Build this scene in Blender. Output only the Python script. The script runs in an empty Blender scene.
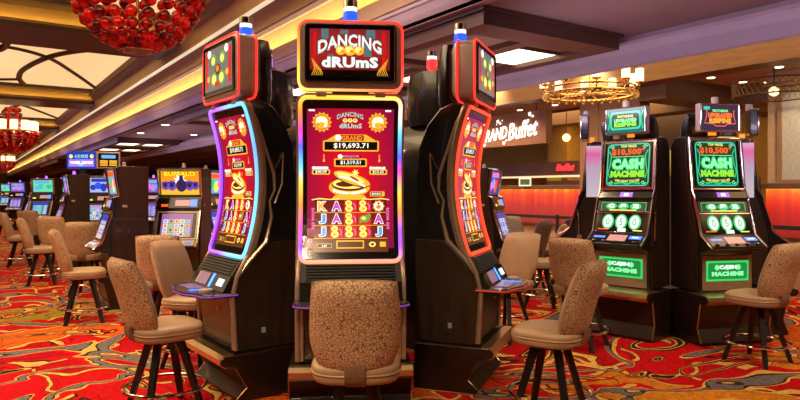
import bpy, math, random
from mathutils import Vector, Matrix
random.seed(7)
PI = math.pi
sc = bpy.context.scene
COL = sc.collection
YAW = math.radians(33.9)
CA, SA = math.cos(YAW), math.sin(YAW)
EYE = 1.5

def cw(xc, zc):
    """ground point given right/forward distances from the tripod -> room axes"""
    return (xc * CA + zc * SA, -xc * SA + zc * CA)

def heading(theta):
    """rotation about z of a thing whose front is -Y, turned theta degrees to the left of the tripod"""
    return -(YAW + math.radians(theta))

def face_dir(fx, fz):
    wx, wy = fx * CA + fz * SA, -fx * SA + fz * CA
    return math.atan2(wx, -wy)

# ------------------------------------------------------------------ materials
MATS = {}
def new_mat(name):
    m = bpy.data.materials.new(name); m.use_nodes = True
    nt = m.node_tree
    b = nt.nodes.get('Principled BSDF')
    return m, nt, b

def N(nt, kind, **kw):
    n = nt.nodes.new(kind)
    for k, v in kw.items():
        if hasattr(n, k):
            setattr(n, k, v)
    return n

def ramp(nt, stops, interp='LINEAR'):
    r = nt.nodes.new('ShaderNodeValToRGB')
    r.color_ramp.interpolation = interp
    el = r.color_ramp.elements
    while len(el) < len(stops): el.new(0.5)
    for e, (p, c) in zip(el, stops):
        e.position = p
        e.color = (c[0], c[1], c[2], 1)
    return r

def mat(name, col, rough=0.5, metal=0.0, emit=None, es=0.0, var=0.12, scale=9.0, bump=0.0, coat=0.0, trans=0.0):
    if name in MATS: return MATS[name]
    m, nt, b = new_mat(name)
    tc = N(nt, 'ShaderNodeTexCoord')
    no = N(nt, 'ShaderNodeTexNoise'); no.inputs['Scale'].default_value = scale; no.inputs['Detail'].default_value = 3
    nt.links.new(tc.outputs['Object'], no.inputs['Vector'])
    lo = tuple(c * (1 - var) for c in col); hi = tuple(min(1, c * (1 + var)) for c in col)
    r = ramp(nt, [(0.3, lo), (0.7, hi)])
    nt.links.new(no.outputs['Fac'], r.inputs['Fac'])
    nt.links.new(r.outputs['Color'], b.inputs['Base Color'])
    b.inputs['Roughness'].default_value = rough
    b.inputs['Metallic'].default_value = metal
    if coat: b.inputs['Coat Weight'].default_value = coat
    if trans: b.inputs['Transmission Weight'].default_value = trans
    if emit:
        b.inputs['Emission Color'].default_value = (*emit, 1)
        b.inputs['Emission Strength'].default_value = es
    if bump:
        bp = N(nt, 'ShaderNodeBump'); bp.inputs['Strength'].default_value = bump; bp.inputs['Distance'].default_value = 0.01
        n2 = N(nt, 'ShaderNodeTexNoise'); n2.inputs['Scale'].default_value = scale * 18
        nt.links.new(tc.outputs['Object'], n2.inputs['Vector'])
        nt.links.new(n2.outputs['Fac'], bp.inputs['Height']); nt.links.new(bp.outputs['Normal'], b.inputs['Normal'])
    MATS[name] = m
    return m

def glow(name, col, es=1.0, rough=0.25):
    """self-lit print, screen pixel or LED"""
    return mat(name, tuple(c * 0.3 for c in col), rough, 0, col, es, var=0.05)

def wood(name, a, b_, scale=(1, 1, 8), rough=0.4, coat=0.0):
    if name in MATS: return MATS[name]
    m, nt, b = new_mat(name)
    tc = N(nt, 'ShaderNodeTexCoord'); mp = N(nt, 'ShaderNodeMapping'); mp.inputs['Scale'].default_value = scale
    no = N(nt, 'ShaderNodeTexNoise'); no.inputs['Scale'].default_value = 3.0; no.inputs['Detail'].default_value = 6; no.inputs['Roughness'].default_value = 0.65
    nt.links.new(tc.outputs['Object'], mp.inputs['Vector']); nt.links.new(mp.outputs['Vector'], no.inputs['Vector'])
    r = ramp(nt, [(0.3, a), (0.7, b_)])
    nt.links.new(no.outputs['Fac'], r.inputs['Fac']); nt.links.new(r.outputs['Color'], b.inputs['Base Color'])
    b.inputs['Roughness'].default_value = rough
    if coat: b.inputs['Coat Weight'].default_value = coat
    MATS[name] = m
    return m

def pebble(name, cell, gap, scale):
    m, nt, b = new_mat(name)
    tc = N(nt, 'ShaderNodeTexCoord')
    v = N(nt, 'ShaderNodeTexVoronoi'); v.feature = 'DISTANCE_TO_EDGE'; v.inputs['Scale'].default_value = scale
    nt.links.new(tc.outputs['Object'], v.inputs['Vector'])
    r = ramp(nt, [(0.04, gap), (0.11, cell)])
    nt.links.new(v.outputs['Distance'], r.inputs['Fac']); nt.links.new(r.outputs['Color'], b.inputs['Base Color'])
    b.inputs['Roughness'].default_value = 0.75
    MATS[name] = m
    return m

def carpet():
    m, nt, b = new_mat('casino_carpet')
    L = nt.links.new
    tc = N(nt, 'ShaderNodeTexCoord')
    mp = N(nt, 'ShaderNodeMapping'); mp.inputs['Scale'].default_value = (1, 1, 1)
    L(tc.outputs['Object'], mp.inputs['Vector'])
    def noise(scale, detail, dist, off, rough=0.5):
        mm = N(nt, 'ShaderNodeMapping'); mm.inputs['Location'].default_value = off
        L(mp.outputs['Vector'], mm.inputs['Vector'])
        n = N(nt, 'ShaderNodeTexNoise'); n.inputs['Scale'].default_value = scale; n.inputs['Detail'].default_value = detail
        n.inputs['Distortion'].default_value = dist; n.inputs['Roughness'].default_value = rough
        L(mm.outputs['Vector'], n.inputs['Vector'])
        return n.outputs['Fac']
    red = (0.50, 0.003, 0.008); red2 = (0.37, 0.002, 0.007); org = (0.60, 0.115, 0.010); gold = (0.56, 0.21, 0.015)
    cream = (0.66, 0.42, 0.10); dark = (0.05, 0.012, 0.006); olive = (0.28, 0.22, 0.025); grey = (0.15, 0.14, 0.155); orr = (0.52, 0.03, 0.008)
    # petals: cells of a warped Voronoi, outlined in gold and dark brown
    wn = N(nt, 'ShaderNodeTexNoise'); wn.inputs['Scale'].default_value = 0.95; wn.inputs['Detail'].default_value = 2.2
    L(mp.outputs['Vector'], wn.inputs['Vector'])
    sb = N(nt, 'ShaderNodeVectorMath', operation='SUBTRACT'); L(wn.outputs['Color'], sb.inputs[0]); sb.inputs[1].default_value = (.5, .5, .5)
    sl = N(nt, 'ShaderNodeVectorMath', operation='SCALE'); L(sb.outputs['Vector'], sl.inputs[0]); sl.inputs['Scale'].default_value = 2.6
    av = N(nt, 'ShaderNodeVectorMath', operation='ADD'); L(mp.outputs['Vector'], av.inputs[0]); L(sl.outputs['Vector'], av.inputs[1])
    def vor(feature, scale):
        v = N(nt, 'ShaderNodeTexVoronoi'); v.voronoi_dimensions = '2D'; v.feature = feature; v.inputs['Scale'].default_value = scale
        L(av.outputs['Vector'], v.inputs['Vector']); return v
    ve = vor('DISTANCE_TO_EDGE', 1.15); vc = vor('F1', 1.15)
    sp_ = N(nt, 'ShaderNodeSeparateColor'); L(vc.outputs['Color'], sp_.inputs['Color'])
    cell = ramp(nt, [(0.0, red), (0.40, org), (0.53, red2), (0.70, orr), (0.78, gold), (0.84, red), (0.94, olive)], 'CONSTANT'); L(sp_.outputs['Red'], cell.inputs['Fac'])
    inner = ramp(nt, [(0.0, (1, 1, 1)), (0.15, (.3, .12, .1)), (0.165, (1, 1, 1))], 'CONSTANT'); L(ve.outputs['Distance'], inner.inputs['Fac'])
    m0 = N(nt, 'ShaderNodeMixRGB'); m0.blend_type = 'MULTIPLY'; m0.inputs['Fac'].default_value = .8; L(cell.outputs['Color'], m0.inputs['Color1']); L(inner.outputs['Color'], m0.inputs['Color2'])
    edge = ramp(nt, [(0.0, (1, 1, 1)), (0.064, (0, 0, 0))], 'CONSTANT'); L(ve.outputs['Distance'], edge.inputs['Fac'])
    line = ramp(nt, [(0.0, cream), (0.042, dark)], 'CONSTANT'); L(ve.outputs['Distance'], line.inputs['Fac'])
    m1 = N(nt, 'ShaderNodeMixRGB'); L(edge.outputs['Color'], m1.inputs['Fac']); L(m0.outputs['Color'], m1.inputs['Color1']); L(line.outputs['Color'], m1.inputs['Color2'])
    # streams of grey and brown running through the petals
    B = noise(0.62, 2.0, 1.9, (11.3, 2.2, 4))
    rB = ramp(nt, [(0.0, red), (0.40, cream), (0.408, dark), (0.416, grey), (0.446, dark), (0.454, cream), (0.468, red), (0.61, dark), (0.622, cream), (0.630, dark), (0.65, cream), (0.658, red2)], 'CONSTANT')
    mB = ramp(nt, [(0.0, (0, 0, 0)), (0.40, (1, 1, 1)), (0.50, (0, 0, 0)), (0.60, (1, 1, 1)), (0.668, (0, 0, 0))], 'CONSTANT')
    L(B, rB.inputs['Fac']); L(B, mB.inputs['Fac'])
    mx = N(nt, 'ShaderNodeMixRGB'); L(mB.outputs['Color'], mx.inputs['Fac']); L(m1.outputs['Color'], mx.inputs['Color1']); L(rB.outputs['Color'], mx.inputs['Color2'])
    # tufted streaks inside the patches
    w = noise(26, 2, 1.0, (0, 0, 2)); rw = ramp(nt, [(0.35, (0.62, 0.5, 0.5)), (0.65, (1.12, 1.12, 1.1))]); L(w, rw.inputs['Fac'])
    mu = N(nt, 'ShaderNodeMixRGB'); mu.blend_type = 'MULTIPLY'; mu.inputs['Fac'].default_value = 0.8
    L(mx.outputs['Color'], mu.inputs['Color1']); L(rw.outputs['Color'], mu.inputs['Color2'])
    L(mu.outputs['Color'], b.inputs['Base Color'])
    b.inputs['Roughness'].default_value = 0.95
    b.inputs['Specular IOR Level'].default_value = 0.1
    bp = N(nt, 'ShaderNodeBump'); bp.inputs['Strength'].default_value = 0.25; bp.inputs['Distance'].default_value = 0.01
    f = noise(180, 2, 0, (0, 0, 0)); L(f, bp.inputs['Height']); L(bp.outputs['Normal'], b.inputs['Normal'])
    return m

def gradient_glow(name, stops, axis='Z', lo=0.0, hi=1.0, es=1.5, base=0.05, noise_amt=0.0, nscale=(6, 6, 0.7)):
    """light whose colour runs along an object axis"""
    m, nt, b = new_mat(name)
    L = nt.links.new
    tc = N(nt, 'ShaderNodeTexCoord'); sx = N(nt, 'ShaderNodeSeparateXYZ'); L(tc.outputs['Object'], sx.inputs['Vector'])
    mr = N(nt, 'ShaderNodeMapRange'); mr.inputs['From Min'].default_value = lo; mr.inputs['From Max'].default_value = hi
    L(sx.outputs[axis], mr.inputs['Value'])
    src = mr.outputs['Result']
    if noise_amt:
        mp = N(nt, 'ShaderNodeMapping'); mp.inputs['Scale'].default_value = nscale
        no = N(nt, 'ShaderNodeTexNoise'); no.inputs['Scale'].default_value = 1.0; no.inputs['Detail'].default_value = 3
        L(tc.outputs['Object'], mp.inputs['Vector']); L(mp.outputs['Vector'], no.inputs['Vector'])
        ma = N(nt, 'ShaderNodeMath', operation='MULTIPLY_ADD'); ma.inputs[1].default_value = noise_amt; ma.inputs[2].default_value = -noise_amt * 0.5
        L(no.outputs['Fac'], ma.inputs[0])
        ad = N(nt, 'ShaderNodeMath', operation='ADD'); L(src, ad.inputs[0]); L(ma.outputs['Value'], ad.inputs[1]); src = ad.outputs['Value']
    r = ramp(nt, stops); L(src, r.inputs['Fac'])
    L(r.outputs['Color'], b.inputs['Emission Color']); b.inputs['Emission Strength'].default_value = es
    b.inputs['Base Color'].default_value = (base, base, base, 1); b.inputs['Roughness'].default_value = 0.3
    MATS[name] = m
    return m

def rainbow_frame(name, left, right, lo, hi, half, es=2.0):
    """LED tube with one colour run on its left side and another on its right"""
    m, nt, b = new_mat(name)
    L = nt.links.new
    tc = N(nt, 'ShaderNodeTexCoord'); sx = N(nt, 'ShaderNodeSeparateXYZ'); L(tc.outputs['Object'], sx.inputs['Vector'])
    mr = N(nt, 'ShaderNodeMapRange'); mr.inputs['From Min'].default_value = lo; mr.inputs['From Max'].default_value = hi
    L(sx.outputs['Z'], mr.inputs['Value'])
    rl = ramp(nt, left); rr = ramp(nt, right)
    L(mr.outputs['Result'], rl.inputs['Fac']); L(mr.outputs['Result'], rr.inputs['Fac'])
    mx = N(nt, 'ShaderNodeMapRange'); mx.inputs['From Min'].default_value = -half; mx.inputs['From Max'].default_value = half
    L(sx.outputs['X'], mx.inputs['Value'])
    mi = N(nt, 'ShaderNodeMixRGB'); L(mx.outputs['Result'], mi.inputs['Fac']); L(rl.outputs['Color'], mi.inputs['Color1']); L(rr.outputs['Color'], mi.inputs['Color2'])
    L(mi.outputs['Color'], b.inputs['Emission Color']); b.inputs['Emission Strength'].default_value = es
    b.inputs['Base Color'].default_value = (0.2, 0.2, 0.2, 1)
    MATS[name] = m
    return m

def radial_screen(name, c0, c1, centre, rad, es=1.0):
    m, nt, b = new_mat(name)
    L = nt.links.new
    tc = N(nt, 'ShaderNodeTexCoord'); mp = N(nt, 'ShaderNodeMapping')
    mp.inputs['Location'].default_value = (-centre[0], 0, -centre[1]); mp.inputs['Scale'].default_value = (1, 0, 0.55)
    mp.inputs['Location'].default_value = (-centre[0], 0, -centre[1] * 0.55)
    L(tc.outputs['Object'], mp.inputs['Vector'])
    ln = N(nt, 'ShaderNodeVectorMath', operation='LENGTH'); L(mp.outputs['Vector'], ln.inputs[0])
    mr = N(nt, 'ShaderNodeMapRange'); mr.inputs['From Max'].default_value = rad; L(ln.outputs['Value'], mr.inputs['Value'])
    r = ramp(nt, [(0.0, c0), (0.45, tuple((a + b_) / 2 for a, b_ in zip(c0, c1))), (1.0, c1)]); L(mr.outputs['Result'], r.inputs['Fac'])
    L(r.outputs['Color'], b.inputs['Emission Color']); b.inputs['Emission Strength'].default_value = es
    b.inputs['Base Color'].default_value = (0.01, 0.01, 0.01, 1); b.inputs['Roughness'].default_value = 0.15
    MATS[name] = m
    return m

def damask(name):
    m, nt, b = new_mat(name)
    L = nt.links.new
    tc = N(nt, 'ShaderNodeTexCoord'); sx = N(nt, 'ShaderNodeSeparateXYZ'); L(tc.outputs['Object'], sx.inputs['Vector'])
    def mth(op, a, bb=None, v=None):
        n = N(nt, 'ShaderNodeMath', operation=op)
        if hasattr(a, 'links'): L(a, n.inputs[0])
        else: n.inputs[0].default_value = a
        if bb is not None:
            if hasattr(bb, 'links'): L(bb, n.inputs[1])
            else: n.inputs[1].default_value = bb
        return n.outputs['Value']
    a1 = mth('ABSOLUTE', mth('SINE', mth('MULTIPLY', sx.outputs['Y'], 7.0)))
    a2 = mth('ABSOLUTE', mth('SINE', mth('MULTIPLY', sx.outputs['Z'], 9.0)))
    s = mth('FRACT', mth('MULTIPLY', mth('ADD', a1, a2), 1.5))
    r = ramp(nt, [(0.0, (0.36, 0.42, 0.40)), (0.35, (0.40, 0.46, 0.43)), (0.42, (0.50, 0.36, 0.18)), (0.6, (0.48, 0.46, 0.38)), (0.8, (0.48, 0.36, 0.20)), (0.9, (0.34, 0.40, 0.40))])
    L(s, r.inputs['Fac']); L(r.outputs['Color'], b.inputs['Base Color']); b.inputs['Roughness'].default_value = 0.7
    MATS[name] = m
    return m

# ------------------------------------------------------------------ mesh builder
class MB:
    def __init__(s):
        s.V = []; s.F = []; s.FM = []; s.mats = []
    def mi(s, m):
        if m not in s.mats: s.mats.append(m)
        return s.mats.index(m)
    def add(s, verts, faces, m):
        o = len(s.V); k = s.mi(m)
        s.V += [tuple(v) for v in verts]
        for f in faces:
            s.F.append(tuple(i + o for i in f)); s.FM.append(k)
        return s
    def box(s, x0, x1, y0, y1, z0, z1, m):
        v = [(x, y, z) for z in (z0, z1) for y in (y0, y1) for x in (x0, x1)]
        return s.add(v, [(0, 2, 3, 1), (4, 5, 7, 6), (0, 1, 5, 4), (2, 6, 7, 3), (0, 4, 6, 2), (1, 3, 7, 5)], m)
    def prism(s, poly, x0, x1, m):
        """poly in (u, z); u counts towards the front (-Y); extruded along x"""
        n = len(poly)
        v = [(x0, -u, z) for u, z in poly] + [(x1, -u, z) for u, z in poly]
        f = [tuple(range(n)), tuple(range(2 * n - 1, n - 1, -1))]
        f += [(i, i + n, (i + 1) % n + n, (i + 1) % n) for i in range(n)]
        return s.add(v, f, m)
    def slab(s, poly, z0, z1, m):
        """poly in (x, y) extruded along z"""
        n = len(poly)
        v = [(x, y, z0) for x, y in poly] + [(x, y, z1) for x, y in poly]
        f = [tuple(range(n - 1, -1, -1)), tuple(range(n, 2 * n))]
        f += [(i, (i + 1) % n, (i + 1) % n + n, i + n) for i in range(n)]
        return s.add(v, f, m)
    def loft(s, rings, m, cap=True):
        n = len(rings[0]); v = [p for r in rings for p in r]; f = []
        for k in range(len(rings) - 1):
            for i in range(n):
                j = (i + 1) % n
                f.append((k * n + i, k * n + j, (k + 1) * n + j, (k + 1) * n + i))
        if cap:
            f.append(tuple(range(n - 1, -1, -1))); f.append(tuple((len(rings) - 1) * n + i for i in range(n)))
        return s.add(v, f, m)
    def tube(s, path, r, m, n=8, closed=False, flat=1.0):
        P = [Vector(p) for p in path]; k = len(P); rings = []
        up = Vector((0, 0, 1)); prev = None
        for i, p in enumerate(P):
            if closed: t = P[(i + 1) % k] - P[i - 1]
            else: t = P[min(i + 1, k - 1)] - P[max(i - 1, 0)]
            if t.length < 1e-9: t = Vector((0, 0, 1))
            t.normalize()
            if prev is None:
                a = t.cross(up)
                if a.length < 1e-3: a = t.cross(Vector((1, 0, 0)))
            else:
                a = prev - t * prev.dot(t)
                if a.length < 1e-4: a = t.cross(Vector((1, 0, 0)))
            a.normalize(); prev = a; b = t.cross(a)
            rr = r[i] if isinstance(r, (list, tuple)) else r
            rings.append([p + a * (rr * math.cos(2 * PI * q / n)) + b * (rr * flat * math.sin(2 * PI * q / n)) for q in range(n)])
        if closed:
            rings.append(rings[0])
            return s.loft(rings, m, cap=False)
        return s.loft(rings, m)
    def lathe(s, prof, m, n=20, c=(0, 0, 0)):
        rings = [[(c[0] + r * math.cos(2 * PI * q / n), c[1] + r * math.sin(2 * PI * q / n), c[2] + z) for q in range(n)] for r, z in prof]
        return s.loft(rings, m)
    def ball(s, c, r, m, n=10, k=6, sz=1.0):
        prof = [(max(r * math.sin(PI * i / k), r * 0.02), -r * sz * math.cos(PI * i / k)) for i in range(k + 1)]
        return s.lathe(prof, m, n, c)
    def decal(s, shape, m, place):
        vs, fs = shape
        return s.add([place(x, z) for x, z in vs], fs, m)
    def build(s, name, parent=None, bevel=0.0, smooth=True, ang=32, loc=None, rz=None, mods=()):
        me = bpy.data.meshes.new(name)
        me.from_pydata(s.V, [], s.F); me.update()
        for m in s.mats: me.materials.append(m)
        me.polygons.foreach_set('material_index', s.FM)
        if smooth:
            me.polygons.foreach_set('use_smooth', [True] * len(s.F))
            me.set_sharp_from_angle(angle=math.radians(ang))
        me.update()
        o = bpy.data.objects.new(name, me); COL.objects.link(o)
        if parent: o.parent = parent
        if loc: o.location = loc
        if rz is not None: o.rotation_euler = (0, 0, rz)
        if bevel:
            b = o.modifiers.new('bevel', 'BEVEL'); b.width = bevel; b.segments = 2; b.limit_method = 'ANGLE'; b.angle_limit = math.radians(35)
        return o

def tag(o, label=None, cat=None, group=None, kind=None):
    if label: o['label'] = label
    if cat: o['category'] = cat
    if group: o['group'] = group
    if kind: o['kind'] = kind
    return o

def thing(name, label, cat, loc=(0, 0, 0), rz=0.0, group=None):
    o = bpy.data.objects.new(name, None); COL.objects.link(o)
    o.empty_display_size = 0.1
    o.location = loc; o.rotation_euler = (0, 0, rz)
    return tag(o, label, cat, group)

def struct(o):
    o['kind'] = 'structure'; return o

def dup(root, loc, rz, label, group=None):
    def cp(o, parent):
        c = o.copy(); COL.objects.link(c); c.parent = parent
        for ch in o.children: cp(ch, c)
        return c
    r = cp(root, None)
    r.location = loc; r.rotation_euler = (0, 0, rz); r['label'] = label
    if group: r['group'] = group
    return r

# ------------------------------------------------------------------ flat shapes for prints and lettering
def rect(w, h, cx=0, cz=0):
    return ([(cx - w / 2, cz - h / 2), (cx + w / 2, cz - h / 2), (cx + w / 2, cz + h / 2), (cx - w / 2, cz + h / 2)], [(0, 1, 2, 3)])
def rrect_pts(w, h, r, cx=0, cz=0, n=5):
    out = []
    for qx, qz, a0 in ((1, -1, -90), (1, 1, 0), (-1, 1, 90), (-1, -1, 180)):
        for i in range(n + 1):
            a = math.radians(a0 + 90 * i / n)
            out.append((cx + qx * (w / 2 - r) + r * math.cos(a), cz + qz * (h / 2 - r) + r * math.sin(a)))
    return out
def rrect(w, h, r, cx=0, cz=0):
    p = rrect_pts(w, h, r, cx, cz); return (p, [tuple(range(len(p)))])
def disc(rx, rz, cx=0, cz=0, n=20, rot=0):
    c, s = math.cos(rot), math.sin(rot)
    p = [(rx * math.cos(2 * PI * i / n), rz * math.sin(2 * PI * i / n)) for i in range(n)]
    p = [(cx + x * c - z * s, cz + x * s + z * c) for x, z in p]
    return (p, [tuple(range(n))])
def burst(r1, r2, k, cx=0, cz=0):
    p = []
    for i in range(2 * k):
        a = PI * i / k; r = r1 if i % 2 == 0 else r2
        p.append((cx + r * math.cos(a), cz + r * math.sin(a)))
    p.append((cx, cz)); n = 2 * k
    return (p, [(n, i, (i + 1) % n) for i in range(n)])
def ring2(outer, inner):
    n = len(outer); return (outer + inner, [(i, (i + 1) % n, (i + 1) % n + n, i + n) for i in range(n)])
def frame(w, h, t, r=0.004, cx=0, cz=0):
    return ring2(rrect_pts(w, h, r, cx, cz), rrect_pts(w - 2 * t, h - 2 * t, max(r - t, 0.001), cx, cz))
def poly(p): return (list(p), [tuple(range(len(p)))])
def stroke(path, w):
    P = [Vector((x, z)) for x, z in path]; L_, R_ = [], []
    for i, p in enumerate(P):
        t = (P[min(i + 1, len(P) - 1)] - P[max(i - 1, 0)]).normalized(); nrm = Vector((-t.y, t.x)) * (w / 2)
        L_.append(tuple(p + nrm)); R_.append(tuple(p - nrm))
    n = len(P)
    return (L_ + R_, [(i, i + n, i + n + 1, i + 1) for i in range(n - 1)])
def shift(shape, dx, dz, s=1.0, sx=None):
    sx = s if sx is None else sx
    return ([(x * sx + dx, z * s + dz) for x, z in shape[0]], shape[1])
_TX = {}
def text(txt, h, cx=0, cz=0, w=None, bold=0.02, shear=0.0, arch=0.0, vertical=False):
    """lettering of cap height h centred on (cx, cz), squeezed to width w, arched by arch"""
    key = (txt, bold, shear)
    if key not in _TX:
        cu = bpy.data.curves.new('lettering', 'FONT'); cu.body = txt; cu.size = 1.0; cu.offset = bold; cu.shear = shear; cu.space_character = 1 + bold * 1.3
        cu.align_x = 'CENTER'; cu.resolution_u = 2; cu.fill_mode = 'FRONT'
        ob = bpy.data.objects.new('lettering', cu); COL.objects.link(ob)
        dg = bpy.context.evaluated_depsgraph_get(); dg.update()
        me = bpy.data.meshes.new_from_object(ob.evaluated_get(dg))
        vs = [(v.co.x, v.co.y) for v in me.vertices]; fs = [tuple(p.vertices) for p in me.polygons]
        bpy.data.objects.remove(ob); bpy.data.curves.remove(cu); bpy.data.meshes.remove(me)
        xs = [v[0] for v in vs]; zs = [v[1] for v in vs]
        mx, mz = (min(xs) + max(xs)) / 2, (min(zs) + max(zs)) / 2
        hh = max(zs) - min(zs)
        _TX[key] = ([((x - mx) / hh, (z - mz) / hh) for x, z in vs], fs, (max(xs) - min(xs)) / hh)
    vs, fs, wid = _TX[key]
    k = h if w is None else w / wid
    out = []
    W = wid * k
    for x, z in vs:
        X, Z = x * k, z * h
        if arch: Z = Z * (1 + 0.0) + arch * (1 - (2 * X / W) ** 2)
        if vertical: X, Z = -Z, X
        out.append((X + cx, Z + cz))
    return (out, fs)
# ------------------------------------------------------------------ palette
M_black = mat('black_gloss_plastic', (0.012, 0.011, 0.012), 0.22, coat=0.3)
M_blackm = mat('black_matte_plastic', (0.016, 0.014, 0.014), 0.55)
M_chrome = mat('polished_chrome', (0.75, 0.68, 0.62), 0.12, 1.0)
M_gold = mat('brushed_gold_trim', (0.72, 0.52, 0.30), 0.3, 1.0)
M_brass = mat('brass', (0.85, 0.58, 0.22), 0.22, 1.0)
M_woodd = wood('dark_walnut_laminate', (0.018, 0.009, 0.006), (0.040, 0.020, 0.012), (6, 6, 0.6), 0.35, 0.2)
M_woodb = wood('espresso_base_laminate', (0.008, 0.004, 0.003), (0.020, 0.008, 0.005), (1, 1, 7), 0.35, 0.2)
M_leather = mat('tan_leather', (0.41, 0.265, 0.155), 0.42, var=0.08, scale=5, bump=0.05)
M_pebble = pebble('giraffe_pebble_fabric', (0.66, 0.44, 0.27), (0.20, 0.10, 0.05), 56)
M_stripf = mat('brown_woven_strip', (0.22, 0.12, 0.065), 0.7, scale=60, var=0.3)
M_legs = mat('black_painted_steel', (0.012, 0.010, 0.010), 0.35)
M_navy = mat('navy_leather', (0.035, 0.045, 0.10), 0.45)
M_greyl = mat('grey_brown_leather', (0.17, 0.13, 0.12), 0.5)
M_ceil = mat('taupe_ceiling_paint', (0.215, 0.135, 0.125), 0.8, var=0.04, scale=2)
M_soffit = mat('brown_soffit_paint', (0.20, 0.125, 0.065), 0.8, var=0.05, scale=2)
M_gcove = mat('gold_cove_paint', (0.60, 0.42, 0.19), 0.6, var=0.05, scale=2)
M_crown = mat('lavender_crown_paint', (0.40, 0.32, 0.37), 0.6, var=0.05, scale=2)
M_crownw = mat('beige_crown_paint', (0.42, 0.29, 0.18), 0.6, var=0.05, scale=2)
M_beam = wood('ceiling_beam_walnut', (0.05, 0.022, 0.009), (0.09, 0.04, 0.016), (0.7, 7, 7), 0.45)
M_beamy = wood('buffet_beam_walnut', (0.12, 0.055, 0.016), (0.20, 0.10, 0.03), (7, 0.7, 7), 0.45)
M_coffer = wood('coffer_walnut', (0.055, 0.024, 0.016), (0.095, 0.042, 0.026), (7, 0.7, 7), 0.45)
M_tanwood = wood('tan_wood_panel', (0.23, 0.125, 0.055), (0.31, 0.175, 0.08), (8, 8, 0.8), 0.5)
M_brownw = wood('brown_wood_panel', (0.085, 0.040, 0.015), (0.14, 0.068, 0.027), (8, 0.8, 8), 0.5)
M_dark = mat('dark_brown_wall', (0.05, 0.025, 0.014), 0.7)
M_tan = mat('tan_plaster', (0.46, 0.32, 0.16), 0.75)
M_mustard = mat('mustard_plaster', (0.33, 0.19, 0.028), 0.7)
M_tanc = mat('tan_buffet_ceiling', (0.38, 0.26, 0.13), 0.8)
M_panel = glow('lit_stretch_ceiling', (1.0, 0.66, 0.31), 0.92)
M_panelw = glow('warm_white_light_panel', (1.0, 0.80, 0.52), 4.0)
M_strip = glow('amber_cove_strip', (1.0, 0.64, 0.24), 21.0)
M_stripe = glow('amber_beam_strip', (1.0, 0.58, 0.12), 20.0)
M_stripp = glow('violet_cove_strip', (0.34, 0.22, 1.0), 5.0)
M_down = glow('downlight_lens', (1.0, 0.80, 0.5), 9.0)
M_white = mat('white_trim', (0.85, 0.78, 0.66), 0.4)
M_edge = glow('cream_edge_painted_glow', (1, .82, .55), .75)  # brightness of the thin fascia line painted in as its own glow

def ext(name, poly_xz, y0, y1, m):
    """cross-section in (x, z above floor) run along the room"""
    b = MB(); n = len(poly_xz)
    v = [(x, y0, z) for x, z in poly_xz] + [(x, y1, z) for x, z in poly_xz]
    f = [tuple(range(n)), tuple(range(2 * n - 1, n - 1, -1))] + [(i, i + n, (i + 1) % n + n, (i + 1) % n) for i in range(n)]
    b.add(v, f, m)
    return struct(b.build(name, smooth=False))

def sbox(name, x0, x1, y0, y1, z0, z1, m):
    return struct(MB().box(x0, x1, y0, y1, z0, z1, m).build(name, smooth=False))

# ------------------------------------------------------------------ room shell
YF, YB = 112.0, -5.0
XL, XR = -7.0, 16.0
f = MB(); f.add([(XL, YB, 0), (XR, YB, 0), (XR, YF, 0), (XL, YF, 0)], [(0, 1, 2, 3)], carpet())
struct(f.build('floor', smooth=False))
sbox('wall_left', XL - .2, XL, YB, YF, 0, 7, M_dark)
sbox('wall_right', XR, XR + .2, YB, YF, 0, 7, M_dark)
sbox('wall_back', XL, XR, YB - .2, YB, 0, 7, M_soffit)
sbox('wall_far', XL, XR, YF, YF + .2, 0, 7, M_soffit)

E = EYE
# flat taupe ceiling between the two crowns
sbox('ceiling', 4.5, 7.16, YB, YF, E + 2.0, E + 2.2, M_ceil)
# left edge of it: stepped crown, gold cove, soffit and fascia up to the high bay
ext('trim_1', [(4.5, E + 1.995), (4.5, E + 2.05), (4.47, E + 2.10), (4.44, E + 2.185), (4.42, E + 2.20), (4.42, E + 2.24), (4.6, E + 2.24), (4.6, E + 1.995)], YB, YF, M_crown)
ext('trim_2', [(4.46, E + 2.23), (4.41, E + 2.26), (4.41, E + 2.34), (4.45, E + 2.36), (4.45, E + 2.44), (4.50, E + 2.52), (4.56, E + 2.52), (4.56, E + 2.23)], YB, YF, M_crownw)
ext('trim_3', [(4.52, E + 2.38), (4.95, E + 2.38), (4.95, E + 2.75), (4.88, E + 2.75), (4.88, E + 2.41), (4.52, E + 2.41)], YB, YF, M_gcove)
ext('trim_4', [(4.42, E + 2.80), (4.60, E + 2.74), (4.86, E + 2.62), (4.9, E + 2.9), (4.42, E + 2.89)], YB, YF, M_gcove)
ext('trim_13', [(4.40, E + 2.80), (4.43, E + 2.79), (4.43, E + 2.90), (4.40, E + 2.90)], YB, YF, mat('cream_lip_painted_glow', (.85, .68, .40), .5, 0, (1, .68, .3), .22))  # light on the cove lip put into its cream colour and faint glow
ext('trim_5', [(3.80, E + 2.86), (3.80, E + 2.89), (4.5, E + 2.92), (4.5, E + 2.89)], YB, YF, M_soffit)
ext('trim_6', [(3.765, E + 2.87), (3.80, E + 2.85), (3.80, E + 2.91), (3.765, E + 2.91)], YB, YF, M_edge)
ext('trim_7', [(3.80, E + 2.89), (3.86, E + 3.34), (4.1, E + 3.34), (4.1, E + 2.92)], YB, YF, M_gcove)
ext('trim_8', [(3.70, E + 3.32), (3.66, E + 3.40), (3.62, E + 3.42), (3.62, E + 3.62), (3.9, E + 3.62), (3.9, E + 3.34)], YB, YF, M_soffit)
s = MB(); s.box(4.62, 4.68, YB, YF, E + 2.415, E + 2.44, M_strip); tag(s.build('cove_light_strip', smooth=False), 'long amber light strip hidden in the gold ceiling cove', 'light')
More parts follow.
